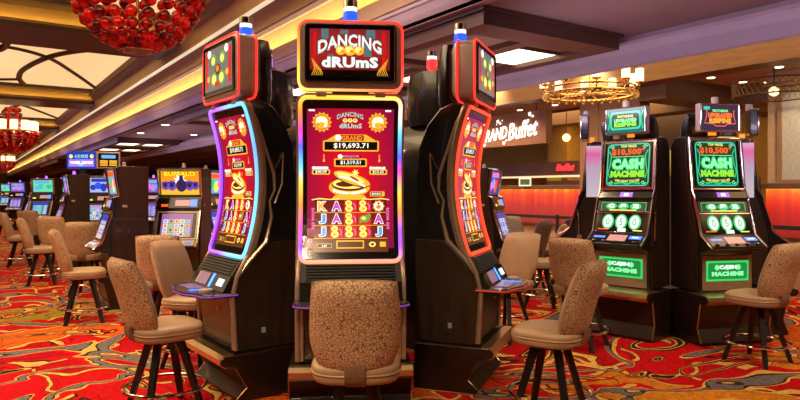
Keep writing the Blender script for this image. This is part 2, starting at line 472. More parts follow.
# roof over everything
sbox('ceiling_upper', XL, XR, YB, YF, E + 4.3, E + 4.5, M_soffit)
# right crown, recess and walnut beam of the buffet
ext('trim_9', [(7.14, E + 2.0), (7.10, E + 1.93), (7.16, E + 1.90), (7.18, E + 1.80), (7.22, E + 1.77), (7.20, E + 1.64), (7.24, E + 1.62), (7.34, E + 1.64), (7.34, E + 2.05)], YB, YF, M_crown)
sbox('ceiling_recess', 7.3, 9.1, YB, YF, E + 2.3, E + 2.4, M_tanc)
sbox('trim_10', 9.0, 9.42, YB, YF, E + 1.74, E + 2.35, M_beamy)
sbox('ceiling_buffet', 9.4, 16, YB, YF, E + 1.86, E + 2.0, M_tanc)
sbox('trim_11', 11.35, 11.9, YB, YF, E + 1.52, E + 1.87, M_brownw)
sbox('trim_12', 9.42, 16, 6.25, 6.75, E + 1.50, E + 1.87, M_brownw)

# high bays: lit stretch panels between walnut beams
P0, PER = 2.8, 11.5
for k in range(0, 9):
    yb = P0 + PER * k
    # beam: gold near face over a lit lip
    b = MB(); b.box(-6.9, 3.78, yb + .02, yb + 1.7, E + 3.12, E + 3.30, M_beam)
    b.box(-6.9, 3.78, yb - .16, yb + .02, E + 3.12, E + 3.17, M_beam); b.box(-6.9, 3.78, yb - .16, yb - .13, E + 3.17, E + 3.215, M_beam)
    struct(b.build('trim_%d' % (20 + 3 * k), smooth=False))
    struct(MB().box(-6.9, 3.78, yb + .03, yb + 1.7, E + 3.30, E + 3.62, M_gcove).build('trim_%d' % (21 + 3 * k), smooth=False))
    s = MB(); s.box(-6.9, 3.7, yb - .11, yb - .06, E + 3.172, E + 3.185, M_stripe)
    tag(s.build('beam_light_strip', smooth=False), 'amber light strip on the lip of the %s ceiling beam from the front' % ('first', 'second', 'third', 'fourth', 'fifth', 'sixth', 'seventh', 'eighth', 'ninth')[k], 'light')
    # stretch ceiling with dark swirling ribs
    y0, y1 = yb + 1.9, yb + PER - 0.75
    p = MB(); p.box(-6.9, 3.64, y0, y1, E + 3.60, E + 3.64, M_panel)
    struct(p.build('ceiling_panel_%d' % (k + 1), smooth=False))
    fr = MB()
    fr.box(-6.9, 3.78, y1, y1 + .55, E + 3.50, E + 3.66, M_beam); fr.box(-6.9, 3.78, y0 - .2, y0, E + 3.50, E + 3.66, M_beam)
    struct(fr.build('trim_%d' % (22 + 3 * k), smooth=False))
    if k < 6:
        rb = MB(); h = (y1 - y0)
        def curve(pts, w=0.07):
            # Catmull-Rom through (x, fraction of the bay)
            q = [Vector((x, y0 + t * h, E + 3.585)) for x, t in pts]; q = [q[0]] + q + [q[-1]]; out = []
            for i in range(1, len(q) - 2):
                for j in range(8):
                    t = j / 8
                    out.append(0.5 * ((2 * q[i]) + (q[i + 1] - q[i - 1]) * t + (2 * q[i - 1] - 5 * q[i] + 4 * q[i + 1] - q[i + 2]) * t * t + (3 * q[i] - q[i - 1] - 3 * q[i + 1] + q[i + 2]) * t ** 3))
            out.append(q[-2])
            rb.tube(out, w, M_coffer, 6)
        curve([(3.6, .12), (2.9, .14), (1.9, .32), (1.35, .62), (1.3, .85), (1.5, .99)], .085)
        curve([(3.6, .93), (2.6, .62), (1.7, .38), (.6, .28), (-.8, .33), (-2, .2)], .06)
        curve([(2.0, .01), (1.2, .1), (0.2, .06), (-1, .0)], .07)
        curve([(-.3, .28), (.45, .12), (.75, .22), (.5, .36), (-.4, .40), (-2, .62)], .095)
        curve([(1.3, .88), (.4, .93), (-1, .86), (-3, .96)], .06)
        struct(rb.build('trim_%d' % (60 + k)))

# walnut coffers with light panels hung under the flat ceiling
def coffer(idx, y0, y1):
    b = MB(); x0, x1 = 4.62, 6.92; zb, zt = E + 1.80, E + 2.0
    t = .42
    b.box(x0, x1, y0, y0 + t, zb, zt, M_coffer); b.box(x0, x1, y1 - t, y1, zb, zt, M_coffer)
    b.box(x0, x0 + t * .5, y0 + t, y1 - t, zb, zt, M_coffer); b.box(x1 - t * .5, x1, y0 + t, y1 - t, zb, zt, M_coffer)
    b.box(x0 + .2, x1 - .2, y0 + t, y1 - t, zb + .09, zt, M_soffit)
    y = y0 + t + 1.9
    while y < y1 - 1:
        b.box(x0 + .2, x1 - .2, y, y + .22, zb + .02, zt, M_coffer); y += 2.1
    b.box(5.66, 5.86, y0 + t, y1 - t, zb + .02, zt, M_coffer)
    b.box(x0 - .04, x1 + .04, y0 - .04, y1 + .04, zt - .05, zt - .005, M_coffer)
    return struct(b.build('trim_%d' % (80 + idx), smooth=False))
coffer(0, 5.25, 18.0); coffer(1, 26, 38); coffer(2, 46, 58)
LP = [(5.98, 6.72, 6.1, 6.95, 'nearest square warm light panel in the long walnut ceiling coffer'),
      (5.9, 6.65, 8.05, 9.1, 'second warm light panel along the long walnut ceiling coffer'),
      (4.86, 5.6, 10.2, 11.6, 'warm light panel above the gap left of the central machine'),
      (4.86, 5.6, 12.4, 13.6, 'far warm light panel above the left drum game machine')]
for yy in (27.0, 31.3):
    LP.append((4.9, 6.6, yy, yy + 1.3, 'warm light panel in the distant walnut coffer, %s' % {27.0: 'nearer of two', 31.3: 'farther of two'}[yy]))
for x0, x1, y0, y1, lab in LP:
    t = thing('ceiling_light_panel', lab, 'ceiling light', ((x0 + x1) / 2, (y0 + y1) / 2, E + 1.86), 0, 'light panels in the walnut coffers')
    w, h = (x1 - x0) / 2, (y1 - y0) / 2
    MB().box(-w, w, -h, h, 0, .03, M_panelw).build('diffuser', t, smooth=False)
    b = MB(); b.box(-w - .04, w + .04, -h - .04, -h, -.01, .03, M_coffer); b.box(-w - .04, w + .04, h, h + .04, -.01, .03, M_coffer)
    b.box(-w - .04, -w, -h, h, -.01, .03, M_coffer); b.box(w, w + .04, -h, h, -.01, .03, M_coffer)
    b.build('frame', t, smooth=False)
# round ceiling speaker in the coffer
sp = thing('ceiling_speaker', 'round dark ceiling speaker in the walnut coffer above the right drum machine', 'speaker', (5.25, 8.15, E + 1.885))
MB().lathe([(.17, -.012), (.19, 0), (.19, .012)], M_coffer, 24).build('rim', sp)
MB().lathe([(.165, -.008), (.165, .01)], M_blackm, 24).build('grille', sp)

# recessed downlights
def downlight(x, y, z, lab, grp, r=.07):
    t = thing('recessed_downlight', lab, 'downlight', (x, y, z), 0, grp)
    MB().lathe([(r * 1.3, -.006), (r * 1.35, 0), (r * 1.3, .008)], M_white, 20).build('trim_ring', t)
    MB().lathe([(r, -.010), (r, .0)], M_down, 20).build('lens', t)
    return t
GD = 'downlights in the flat taupe ceiling'
downlight(4.95, 20.2, E + 1.992, 'downlight in the taupe ceiling just beyond the long coffer, nearest of three', GD, .11)
downlight(4.95, 23.6, E + 1.992, 'downlight in the taupe ceiling before the far coffer, leftmost of three', GD, .11)
downlight(6.7, 23.3, E + 1.992, 'downlight in the taupe ceiling beside the left drum machine, rightmost of three', GD, .11)
def ceil_pt(px, py, z):
    zc = (z - E) * 640 / (190 - py); return cw((px - 400) / 640 * zc, zc)
GB = 'downlights in the buffet ceiling'
for px, py, lab in ((714.5, 69.7, 'downlight in the buffet ceiling nearest the walnut beam over the right green slot machine'), (711, 77.6, 'second downlight in the buffet ceiling above the right green slot machine'),
                    (743, 82, 'downlight in the buffet ceiling right of the right green slot machine candle'), (779, 67, 'downlight in the buffet ceiling near the right picture edge'),
                    (768, 82, 'downlight in the buffet ceiling beside the drum pendant rod'), (520, 110, 'downlight in the buffet ceiling above the white sign lettering'),
                    (492, 106, 'downlight in the buffet ceiling left of the white lettered sign rod'), (555, 105, 'downlight in the buffet ceiling right of the white lettered sign'),
                    (571, 115, 'lower downlight in the buffet ceiling right of the white lettered sign'), (548, 113, 'small downlight in the buffet ceiling close to the sign edge')):
    x, y = ceil_pt(px, py, E + 1.85)
    downlight(x, y, E + 1.853, lab, GB, .06)
x, y = ceil_pt(652, 80, E + 1.85)

# ------------------------------------------------------------------ buffet: counters, column, sign
M_fire = gradient_glow('backlit_red_orange_panel', [(0.0, (.30, .003, .003)), (0.50, (.62, .006, .003)), (0.72, (.90, .035, .004)), (0.9, (1.0, .16, .01)), (1.0, (1.0, .42, .04))], 'Z', 0.0, 0.76, 1.0, noise_amt=0.45, nscale=(1, 9, .5))
def bar(name, y0, y1, lab):
    t = thing(name, lab, 'counter', (10.0, 0, 0))
    b = MB().box(0.06, .54, y0, y1, 0, .80, M_tan); b.build('plinth', t, smooth=False)
    b = MB().box(0.0, .54, y0, y1, 0, .72, M_fire); o = b.build('lit_front_panel', t, smooth=False); o.location = (0, 0, .80); tag(o, 'glowing red and orange front panel')
    b = MB().box(-.12, .54, y0 - .02, y1 + .02, 1.52, 1.60, M_brownw); b.build('counter_top', t, bevel=.01, smooth=False)
    b = MB().box(-.02, .06, y0, y1, .77, .80, M_brownw); b.build('ledge', t, smooth=False)
    return t
bar('buffet_counter', 8.2, 14.5, 'long buffet counter with glowing red front under the buffet sign')
bar('buffet_counter', -1.0, 4.95, 'buffet counter with glowing red front right of the right green slot machine')
# walls inside the buffet
sbox('wall_buffet_1', 13.8, 14.0, YB, 26, 0, E + 1.86, M_mustard)
sbox('wall_buffet_2', 10.56, 10.7, -1, 5.2, 1.61, E + 1.86, M_tan)
sbox('wall_buffet_3', 12.4, 12.6, 6.8, 8.9, 0, E + 1.86, M_dark)
sbox('wall_buffet_4', 13.3, 13.79, 11.75, 12.45, 0, E + 1.86, M_mustard)
sbox('wall_buffet_5', 9.7, 9.95, 5.0, 6.8, 0, E + .2, M_dark)
# column
cl = thing('wood_column', 'square tan wood panelled column behind the left green slot machine', 'column', (9.6, 7.5, 0))
for j in range(3):
    MB().box(-.02, .0, -.66 + .44 * j + .006, -.66 + .44 * (j + 1) - .006, 0, E + 1.74, M_tanwood).build('wood_panel', cl, smooth=False)
MB().box(0, .25, -.66, .66, 0, E + 1.74, M_brownw).build('core', cl, smooth=False)
# sign board
M_sgn = wood('sign_board_brown', (.20, .085, .036), (.25, .11, .05), (1, 1, 1), .55)
M_letw = glow('white_halo_letter', (1.0, .96, .92), 3.2)
sg = thing('buffet_sign', 'brown hanging sign board with white glowing cursive lettering and sparkles', 'sign', (9.6, 9.03, E + .944))
MB().box(0, .18, 0, 4.2, 0, .68, M_sgn).build('sign_board', sg, smooth=False)
b = MB()
SX = -.03
def sgp(x, z, d=0.0): return (SX - d, 2.02 - x, z)
for dd in (0.0,):
    b.decal(text('GRAND', .27, .50, .27, w=.86, bold=.008, shear=.22), M_letw, lambda x, z: sgp(x, z + .08 * (x - .5)))
    b.decal(text('Buffet', .36, 1.39, .31, w=.86, bold=.012, shear=.25), M_letw, lambda x, z: sgp(x, z + .08 * (x - 1.2)))
b.build('sign_lettering', sg, smooth=False)
b = MB()
for cx, cz, r in ((.64, .55, .05), (.72, .50, .035), (1.60, .62, .055), (1.68, .57, .035), (.83, .07, .05), (.90, .12, .03), (.60, .49, .02), (.78, .56, .018), (.20, .06, .05)):
    b.decal(burst(r, r * .4, 5, cx, cz), M_letw, lambda x, z: sgp(x, z, .002))
b.build('sign_sparkles', sg, smooth=False)
b = MB()
for yy in (.35, 2.1): b.tube([(.09, yy, .68), (.09, yy, .91)], .012, M_blackm, 6)
b.build('hanger_rod', sg)
# service hood, shelf line, lit niches, framed menu, neon
hd = thing('kitchen_hood', 'wide brown kitchen hood above the buffet line', 'hood', (12.0, 9.4, E + .34))
MB().box(0, 1.0, .3, 6, 0.0, .36, M_brownw).build('hood_body', hd, smooth=False)
MB().box(-.03, .0, .3, 6, -.03, .02, glow('hood_edge_light', (1, .75, .4), 1.0)).build('edge_light', hd, smooth=False)
nm = MB(); nm.decal(text('Buffet', .17, 0, 0, bold=.03, shear=.3), glow('red_neon', (1, .02, .02), 2.5), lambda x, z: (0, -x, z))
tag(nm.build('neon_sign', smooth=False, loc=(11.95, 10.62, E + .55)), 'small red neon word sign on the kitchen hood', 'sign')
M_niche = gradient_glow('yellow_lit_niche', [(0, (.30, .16, .0)), (.6, (.75, .46, .01)), (1, (1, .78, .15))], 'Z', 0, .55, .6)
for px, py, zc, lab in ((554, 184, 17.45, 'left yellow lit wall niche inside the buffet'), (574.5, 182, 17.5, 'right yellow lit wall niche beside the wood column'), (673, 176, 13.5, 'yellow lit niche between the two green slot machines')):
    x, y = cw((px - 400) / 640 * zc, zc)
    nb = MB(); nb.box(-.02, .02, -.24, .24, 0, .55, M_niche)
    tag(nb.build('lit_niche', loc=(x, y, E - (py - 190) / 640 * zc), smooth=False), lab, 'wall light')
def framed(px, py, zc, w, h, lab):
    x, y = cw((px - 400) / 640 * zc, zc); t = thing('framed_menu', lab, 'menu', (x, y, E - (py - 190) / 640 * zc), heading(10))
    b = MB(); b.decal(frame(w, h, w * .12, .01), glow('menu_white', (.9, .9, .75), .9), lambda a, c: (a, -.01, c)); b.build('frame', t, smooth=False)
    b = MB(); b.box(-w * .48, w * .48, -.004, .01, -h * .46, h * .46, mat('menu_green', (.1, .16, .04), .5)); b.build('board', t, smooth=False)
    MB().box(-.02, .02, -.005, .03, -h * .5 - .05, -h * .5, M_blackm).build('stem', t, smooth=False)
framed(525, 182, 13.6, .26, .18, 'small white framed menu standing on the buffet counter')
bx = MB(); bx.box(0, .9, 0, 1.9, 0, 1.72, M_brownw); tag(bx.build('service_station', loc=(11.6, 9.0, 0), smooth=False), 'brown service station behind the buffet counter', 'counter')
# damask panel beside the right counter
dm = thing('damask_panel', 'tall blue and gold damask patterned wall panel at the right edge', 'wall panel', (10.5, 3.0, E + .16))
MB().box(0, .04, -2.5, 1.96, 0, 1.36, damask('damask_fabric')).build('fabric', dm, smooth=False)
b = MB(); b.box(-.02, .04, 1.96, 2.02, -.04, 1.36, M_tanwood); b.box(-.02, .04, -2.5, 1.96, -.05, 0, M_tanwood); b.build('frame', dm, smooth=False)
# stanchion rail before the counter
st = thing('rope_stanchion', 'black post and rail barrier before the glowing counter', 'barrier', (9.45, 8.6, 0))
b = MB(); b.tube([(0, 0, .02), (0, 0, 1.02)], .035, M_blackm, 10); b.build('post', st)
MB().lathe([(.17, 0), (.17, .015), (.05, .035), (.03, .05)], M_blackm, 20).build('base', st)
b = MB(); b.box(-.012, .012, -2.0, 4.5, .94, 1.0, M_blackm); b.build('rail', st, smooth=False)
st2 = thing('rope_stanchion', 'black rail barrier at the right edge before the counter', 'barrier', (9.5, 4.2, 0))
b = MB(); b.tube([(0, -1.2, .02), (0, -1.2, 1.02)], .035, M_blackm, 10); b.build('post', st2)
MB().lathe([(.17, 0), (.17, .015), (.05, .035), (.03, .05)], M_blackm, 20, (0, -1.2, 0)).build('base', st2)
b = MB(); b.box(-.012, .012, -2.4, .9, .94, 1.0, M_blackm); b.build('rail', st2, smooth=False)
# ------------------------------------------------------------------ stools
def superellipse(a, b, n, e):
    out = []
    for i in range(n):
        t = 2 * PI * i / n; c, s = math.cos(t), math.sin(t)
        out.append((a * math.copysign(abs(c) ** (2 / e), c), b * math.copysign(abs(s) ** (2 / e), s)))
    return out

def seat_mesh(m):
    b = MB(); n = 36; base = superellipse(.235, .225, n, 3.2); rings = []
    for k, z in ((.80, .515), (.95, .520), (.985, .535), (1.0, .556), (.985, .566)):
        rings.append([(x * k, y * k, z) for x, y in base])
    for k, z in ((.99, .572), (1.01, .590), (.98, .606), (.90, .617), (.70, .622), (.35, .619), (.08, .618)):
        rings.append([(x * k, y * k, z + .012 * (y / .225) * 0) for x, y in base])
    b.loft(rings, m); return b

def back_rows(t):
    """half width, lean (y), at height fraction t of the backrest"""
    z = .565 + t * .505
    hw = .172 + .063 * math.sin(min(1, t / .42) * PI / 2) - .022 * max(0, (t - .45) / .55) ** 1.6
    y = .180 + .085 * t + .065 * t * t
    return hw, y, z

def back_shell(m, front, th):
    """front=True: the padded leather side, else the outer patterned side"""
    b = MB(); nu, nv = 20, 18; g = []
    def pt(u, t, side):
        hw, y, z = back_rows(t)
        e = 1 - abs(u) ** 4
        x = hw * u
        wrap = -.055 * abs(u) ** 2.2          # sides curl towards the sitter
        ed = (1 - abs(2 * t - 1) ** 5)
        puff = th * (e * ed) ** .5 if e * ed > 0 else 0
        top = .018 * (1 - abs(u) ** 2.5) * max(0, (t - .8) / .2) ** 1.5
        return (x, y + wrap + (puff if side else -puff), z + top)
    S = not front
    rows = [[pt(-1 + 2 * i / nu, j / nv, S) for i in range(nu + 1)] for j in range(nv + 1)]
    base = [[(x, y + (-.001 if S else .001), z) for (x, y, z) in (pt(-1 + 2 * i / nu, j / nv, S) for i in range(nu + 1))] for j in range(nv + 1)]
    V = [p for r in rows for p in r]; w = nu + 1; F = []
    for j in range(nv):
        for i in range(nu):
            q = (j * w + i, j * w + i + 1, (j + 1) * w + i + 1, (j + 1) * w + i)
            F.append(q if front else q[::-1])
    b.add(V, F, m)
    return b

def back_pad(m):
    """closed pad: flat-ish outer plane joined to the padded front"""
    b = MB(); nu, nv = 20, 18; w = nu + 1; V = []; F = []
    for side in (0, 1):
        for j in range(nv + 1):
            for i in range(nu + 1):
                u, t = -1 + 2 * i / nu, j / nv
                hw, y, z = back_rows(t); e = max(0, 1 - abs(u) ** 4); ed = max(0, 1 - abs(2 * t - 1) ** 5)
                top = .018 * (1 - abs(u) ** 2.5) * max(0, (t - .8) / .2) ** 1.5
                d = -.052 * (e * ed) ** .4 if side == 0 else 0.004
                V.append((hw * u, y - .055 * abs(u) ** 2.2 + d - (.006 if side == 0 else 0), z + top))
    o = w * (nv + 1)
    for j in range(nv):
        for i in range(nu):
            q = (j * w + i, j * w + i + 1, (j + 1) * w + i + 1, (j + 1) * w + i)
            F.append(q); F.append(tuple(k + o for k in q[::-1]))
    rim = [i for i in range(w)] + [j * w + nu for j in range(1, nv + 1)] + [nv * w + i for i in range(nu - 1, -1, -1)] + [j * w for j in range(nv - 1, 0, -1)]
    for a, c in zip(rim, rim[1:] + rim[:1]): F.append((a, a + o, c + o, c)[::-1])
    b.add(V, F, m); return b

def make_stool(label, seat_m, back_m, outer_m):
    t = thing('casino_stool', label, 'stool', (0, 0, 0), 0, 'casino stools')
    sl = seat_mesh(seat_m).build('seat', t, ang=60)
    b = MB(); b.tube([(x * 1.0, y * 1.0, .569) for x, y in superellipse(.236, .226, 36, 3.2)], .006, seat_m, 6, closed=True); b.build('piping', sl)
    bk = back_pad(back_m).build('backrest', t, ang=70)
    back_shell(outer_m, False, .058).build('outer_back', bk, ang=70)
    b = MB(); rings = []
    for y, z, th in ((.02, .512, .012), (.14, .508, .012), (.20, .522, .013), (.236, .556, .012), (.246, .60, .010), (.246, .625, .006)):
        rings.append((y, z, th))
    P = rings; n = len(P); V = []
    for i, (y, z, th) in enumerate(P):
        a, c = P[max(i - 1, 0)], P[min(i + 1, n - 1)]; tx, tz = c[0] - a[0], c[1] - a[1]; l = math.hypot(tx, tz); nx, nz = tz / l, -tx / l
        for sx in (-.052, .052):
            V += [(sx, y - nx * th, z - nz * th), (sx, y + nx * th, z + nz * th)]
    F = []
    for i in range(n - 1):
        o, q = i * 4, i * 4 + 4
        F += [(o, o + 2, q + 2, q), (o + 1, q + 1, q + 3, o + 3), (o, q, q + 1, o + 1), (o + 2, o + 3, q + 3, q + 2)]
    F += [(0, 1, 3, 2), (4 * n - 4, 4 * n - 2, 4 * n - 1, 4 * n - 3)]
    b.add(V, F, M_stripf); b.build('back_bracket', t, ang=50)
    MB().lathe([(.10, .487), (.15, .492), (.15, .512), (.10, .517)], M_legs, 20).build('swivel_plate', t)
    for k in range(4):
        a = PI / 4 + k * PI / 2; c, s = math.cos(a), math.sin(a)
        b = MB(); top = Vector((c * .105, s * .105, .495)); bot = Vector((c * .265, s * .265, .0)); side = Vector((-s, c, 0))
        rings = []
        for p, w in ((bot, .017), (top, .022)):
            out = Vector((c, s, 0))
            rings.append([p + side * w + out * w, p - side * w + out * w, p - side * w - out * w, p + side * w - out * w])
        b.loft(rings, M_legs); b.build('leg', t, smooth=False)
    b = MB(); b.tube([(.265 * math.cos(2 * PI * i / 40), .265 * math.sin(2 * PI * i / 40), .175) for i in range(40)], .012, M_chrome, 8, closed=True); b.build('foot_ring', t)
    def flat(o):
        for c in o.children:
            for v in c.data.vertices: v.co.z *= .975
            flat(c)
    flat(t)
    return t

STOOL = make_stool('tan stool before the central machine, its pebble patterned back turned to the viewer', M_leather, M_leather, M_pebble)
STOOL_USED = [False]
def stool(xc, zc, fx, fz, label, proto=None):
    x, y = cw(xc, zc); rz = face_dir(fx, fz)
    if proto is None and not STOOL_USED[0]:
        STOOL_USED[0] = True
        STOOL.location = (x, y, 0); STOOL.rotation_euler = (0, 0, rz); STOOL['label'] = label
        return STOOL
    return dup(proto or STOOL, (x, y, 0), rz, label)
# ------------------------------------------------------------------ curved-screen drum machines
G_white = glow('print_white', (.95, .92, .85), 1.3)
G_silver = glow('print_silver', (.62, .70, .66), .95)
G_gold = glow('print_gold', (1.0, .52, .04), .95)
G_yel = glow('print_yellow', (1.0, .80, .18), 1.2)
G_org = glow('print_orange', (1.0, .24, .02), 1.1)
G_red = glow('print_red', (.75, .012, .012), .85)
G_redd = glow('print_dark_red', (.22, .004, .01), .7)
G_pink = glow('print_pink', (.85, .18, .55), 1.0)
G_mag = glow('print_magenta', (.60, .06, .55), 1.0)
G_blue = glow('print_blue', (.10, .38, .85), 1.0)
G_cyan = glow('print_cyan', (.25, .75, .9), 1.0)
G_green = glow('print_green', (.12, .45, .06), .9)
G_brown = glow('print_brown', (.16, .04, .01), .6)
G_blk = mat('print_black', (.012, .008, .008), .3)
M_scr_blk = mat('screen_glass_black', (.008, .007, .008), .12)
M_scr_red = radial_screen('drum_game_screen_red', (1.0, .003, .004), (.22, .003, .05), (0, 1.60), .40, 1.0)
M_top_red = gradient_glow('drum_game_topper_red', [(0, (.10, .004, .008)), (.5, (.45, .01, .012)), (1, (.30, .01, .02))], 'Z', 2.25, 2.58, .9, noise_amt=.5, nscale=(9, 2, 2))
M_bez = mat('pewter_bezel', (.48, .37, .34), .42, .3)
M_smoke = mat('dark_bronze_trim', (.36, .26, .19), .28, .45)
M_ledw = glow('candle_white', (1, .95, .9), 2.0)
M_pur = glow('deck_violet_led', (.30, .06, .50), .55)
M_redled = glow('deck_red_led', (.7, .05, .03), .55)

ZM, HH, SAG = 1.57, .57, .11
def us(z): return -SAG * max(0.0, 1 - ((z - ZM) / HH) ** 2)
def scr(lift):
    return lambda x, z: (x, -(us(z) + lift), z)
def P(px, py): return ((px - 351.5) / 147.0, 1.5 - (py - 190) / 147.0)
def px(n): return n / 147.0

def grid_screen(b, w, z0, z1, lift, m, n=14):
    V, F = [], []
    for j in range(n + 1):
        z = z0 + (z1 - z0) * j / n
        V += [(-w / 2, -(us(z) + lift), z), (w / 2, -(us(z) + lift), z)]
    for j in range(n): F.append((2 * j, 2 * j + 1, 2 * j + 3, 2 * j + 2))
    b.add(V, F, m)

def perimeter(w, h, r, cz, n=16):
    out = []; base = rrect_pts(w, h, r, 0, cz, 5)
    k = len(base)
    for i in range(k):
        a, c = Vector(base[i]), Vector(base[(i + 1) % k]); L = (c - a).length
        m = max(1, int(L / .06))
        for j in range(m): out.append(tuple(a + (c - a) * (j / m)))
    return out

def drum_art(b):
    lay = [.0]
    def D(shape, m, l): b.decal(shape, m, scr(l))
    def RT(w, h, cx, cz, m, l, n=8):
        for k in range(n): D(rect(w, h / n, cx, cz - h / 2 + h * (k + .5) / n), m, l)
    grid_screen(b, .66, 1.03, 2.11, -.008, M_scr_blk)
    grid_screen(b, px(88), 1.5 - 59 / 147, 1.5 + 82 / 147, -.004, M_scr_red)
    L1, L2, L3, L4 = -.0015, 0.0, .0015, .003
    # corner captions
    for qx in (312.5, 389.5): D(rect(px(6), px(1.6), *P(qx, 110)), G_white, L1)
    # gold medallions with lucky coins
    for qx, f in ((322.5, 1), (379, -1)):
        x, z = P(qx, 121.5)
        D(burst(px(10.2), px(8.2), 14, x, z), G_gold, L1); D(disc(px(8), px(8), x, z), G_org, L2)
        D(disc(px(6.2), px(6), x, z), G_yel, L3)
        for dx, dz, rr, m in ((-2.5, 2.5, 3, G_white), (2.6, 1.5, 2.6, G_white), (0, -3, 3.6, G_gold), (3.4, -3.2, 2.2, G_white), (-3.4, -2.4, 2.0, G_org)):
            D(disc(px(rr), px(rr * .8), x + px(dx * f), z + px(dz)), m, L4)
    # title
    x, z = P(351, 115)
    D(text('DANCING', px(5.6), x, z - px(1.5), w=px(28), bold=.06, arch=px(3)), G_brown, L1); D(text('DANCING', px(4.6), x, z - px(1.5), w=px(26.5), bold=.02, arch=px(3)), G_silver, L2)
    for dx in (-5, 0, 5): D(disc(px(2.4), px(2), *P(351 + dx, 119.6)), G_yel, L2); D(disc(px(1.2), px(.9), *P(351 + dx, 119.3)), G_org, L3)
    x, z = P(351.5, 125)
    D(text('dRUmS', px(6.0), x, z, w=px(24.5), bold=.08), G_redd, L1); D(text('dRUmS', px(5.0), x, z, w=px(23), bold=.04), G_silver, L2)
    # jackpots
    def jack(cx, cy, w, h, word, wm, val, top_w, vh):
        x, z = P(cx, cy)
        D(rrect(px(w), px(h), px(1.6), x, z), G_gold, L1)
        D(rect(px(w - 3.2), px(h - 2.8), x, z), G_blk, L2)
        D(text(val, px(vh), x, z, w=px(w * .62), bold=.02), G_white, L3)
        D(rrect(px(top_w), px(vh * .95), px(1), x, z + px(h / 2 + vh * .42)), wm if wm in (G_cyan, G_green) else G_redd, L1)
        D(disc(px(vh * .55), px(vh * .5), x - px(top_w / 2), z + px(h / 2 + vh * .45)), G_white, L3)
        D(text(word, px(vh * .78), x + px(1), z + px(h / 2 + vh * .42), w=px(top_w * .82), bold=.05), wm if wm not in (G_cyan, G_green) else G_white, L3)
    x, z = P(352, 145)
    D(poly([(x - px(26), z + px(5)), (x + px(26), z + px(5)), (x + px(15), z + px(11.5)), (x - px(15), z + px(11.5))]), G_gold, -.0022)
    jack(352, 145, 57, 11, 'GRAND', G_org, '$19,693.71', 26, 6)
    jack(351.5, 162, 33.5, 8.6, 'MAJOR', G_pink, '$1,519.51', 21, 4.4)
    jack(321.5, 171.5, 18.5, 5.6, 'MINOR', G_cyan, '$40.09', 15, 3)
    jack(380, 171.5, 18.5, 5.6, 'MINI', G_green, '$15.62', 15, 3)
    for qx in (324.5, 381): D(rect(px(1.4), px(6), *P(qx, 156.5)), G_org, L1); D(rect(px(2), px(2.5), *P(qx, 160)), G_gold, L2)
    # gold drum with tilted lid
    x, z = P(351.5, 187)
    D(disc(px(21), px(10), x - px(1), z, 28), G_gold, L1)
    D(disc(px(18.5), px(7), x - px(1), z + px(3), 28), G_redd, L2); D(disc(px(17.5), px(5.4), x - px(1), z + px(3.6), 24), G_yel, L3)
    D(disc(px(10), px(2.8), x - px(5), z + px(3.0), 20), G_brown, L4)
    D(disc(px(20), px(6), x + px(1.5), z + px(8.0), 28, -.32), G_brown, .0035); D(disc(px(19.5), px(5.4), x + px(1.5), z + px(8.6), 28, -.32), G_gold, .0045)
    D(disc(px(15), px(3.2), x + px(0), z + px(9.6), 24, -.32), G_yel, .0055); D(disc(px(5.5), px(1.2), x + px(4), z + px(8.6), 16, -.5), G_red, .006)
    D(stroke([(x - px(12), z + px(11)), (x + px(2), z + px(7.5)), (x + px(15), z + px(.5))], px(1.6)), G_white, .006)
    D(burst(px(4), px(2), 7, x + px(5), z + px(14.5)), G_yel, .0065)
    for k in range(-5, 6): D(disc(px(1.5), px(1.4), x - px(1) + px(k * 3.1), z - px(6.2) + px(abs(k) * abs(k) * .10)), G_white if k else G_yel, L4)
    D(poly([(x - px(20), z - px(13)), (x + px(18), z - px(13)), (x + px(14), z - px(8.5)), (x - px(16), z - px(8.5))]), G_gold, L1)
    x, z = P(379, 194); D(rrect(px(15), px(5), px(1), x, z), G_gold, L1); D(rect(px(11), px(3.4), x - px(1), z), G_blk, L2); D(text('BONUS', px(2.2), x - px(1), z, w=px(9), bold=.03), G_white, L3)
    # reels
    x, z = P(351.5, 219.5)
    RT(px(74), px(43), x, z, G_redd, -.0026)
    rows = ['KACCD', 'JACTA', 'JCCCJ']
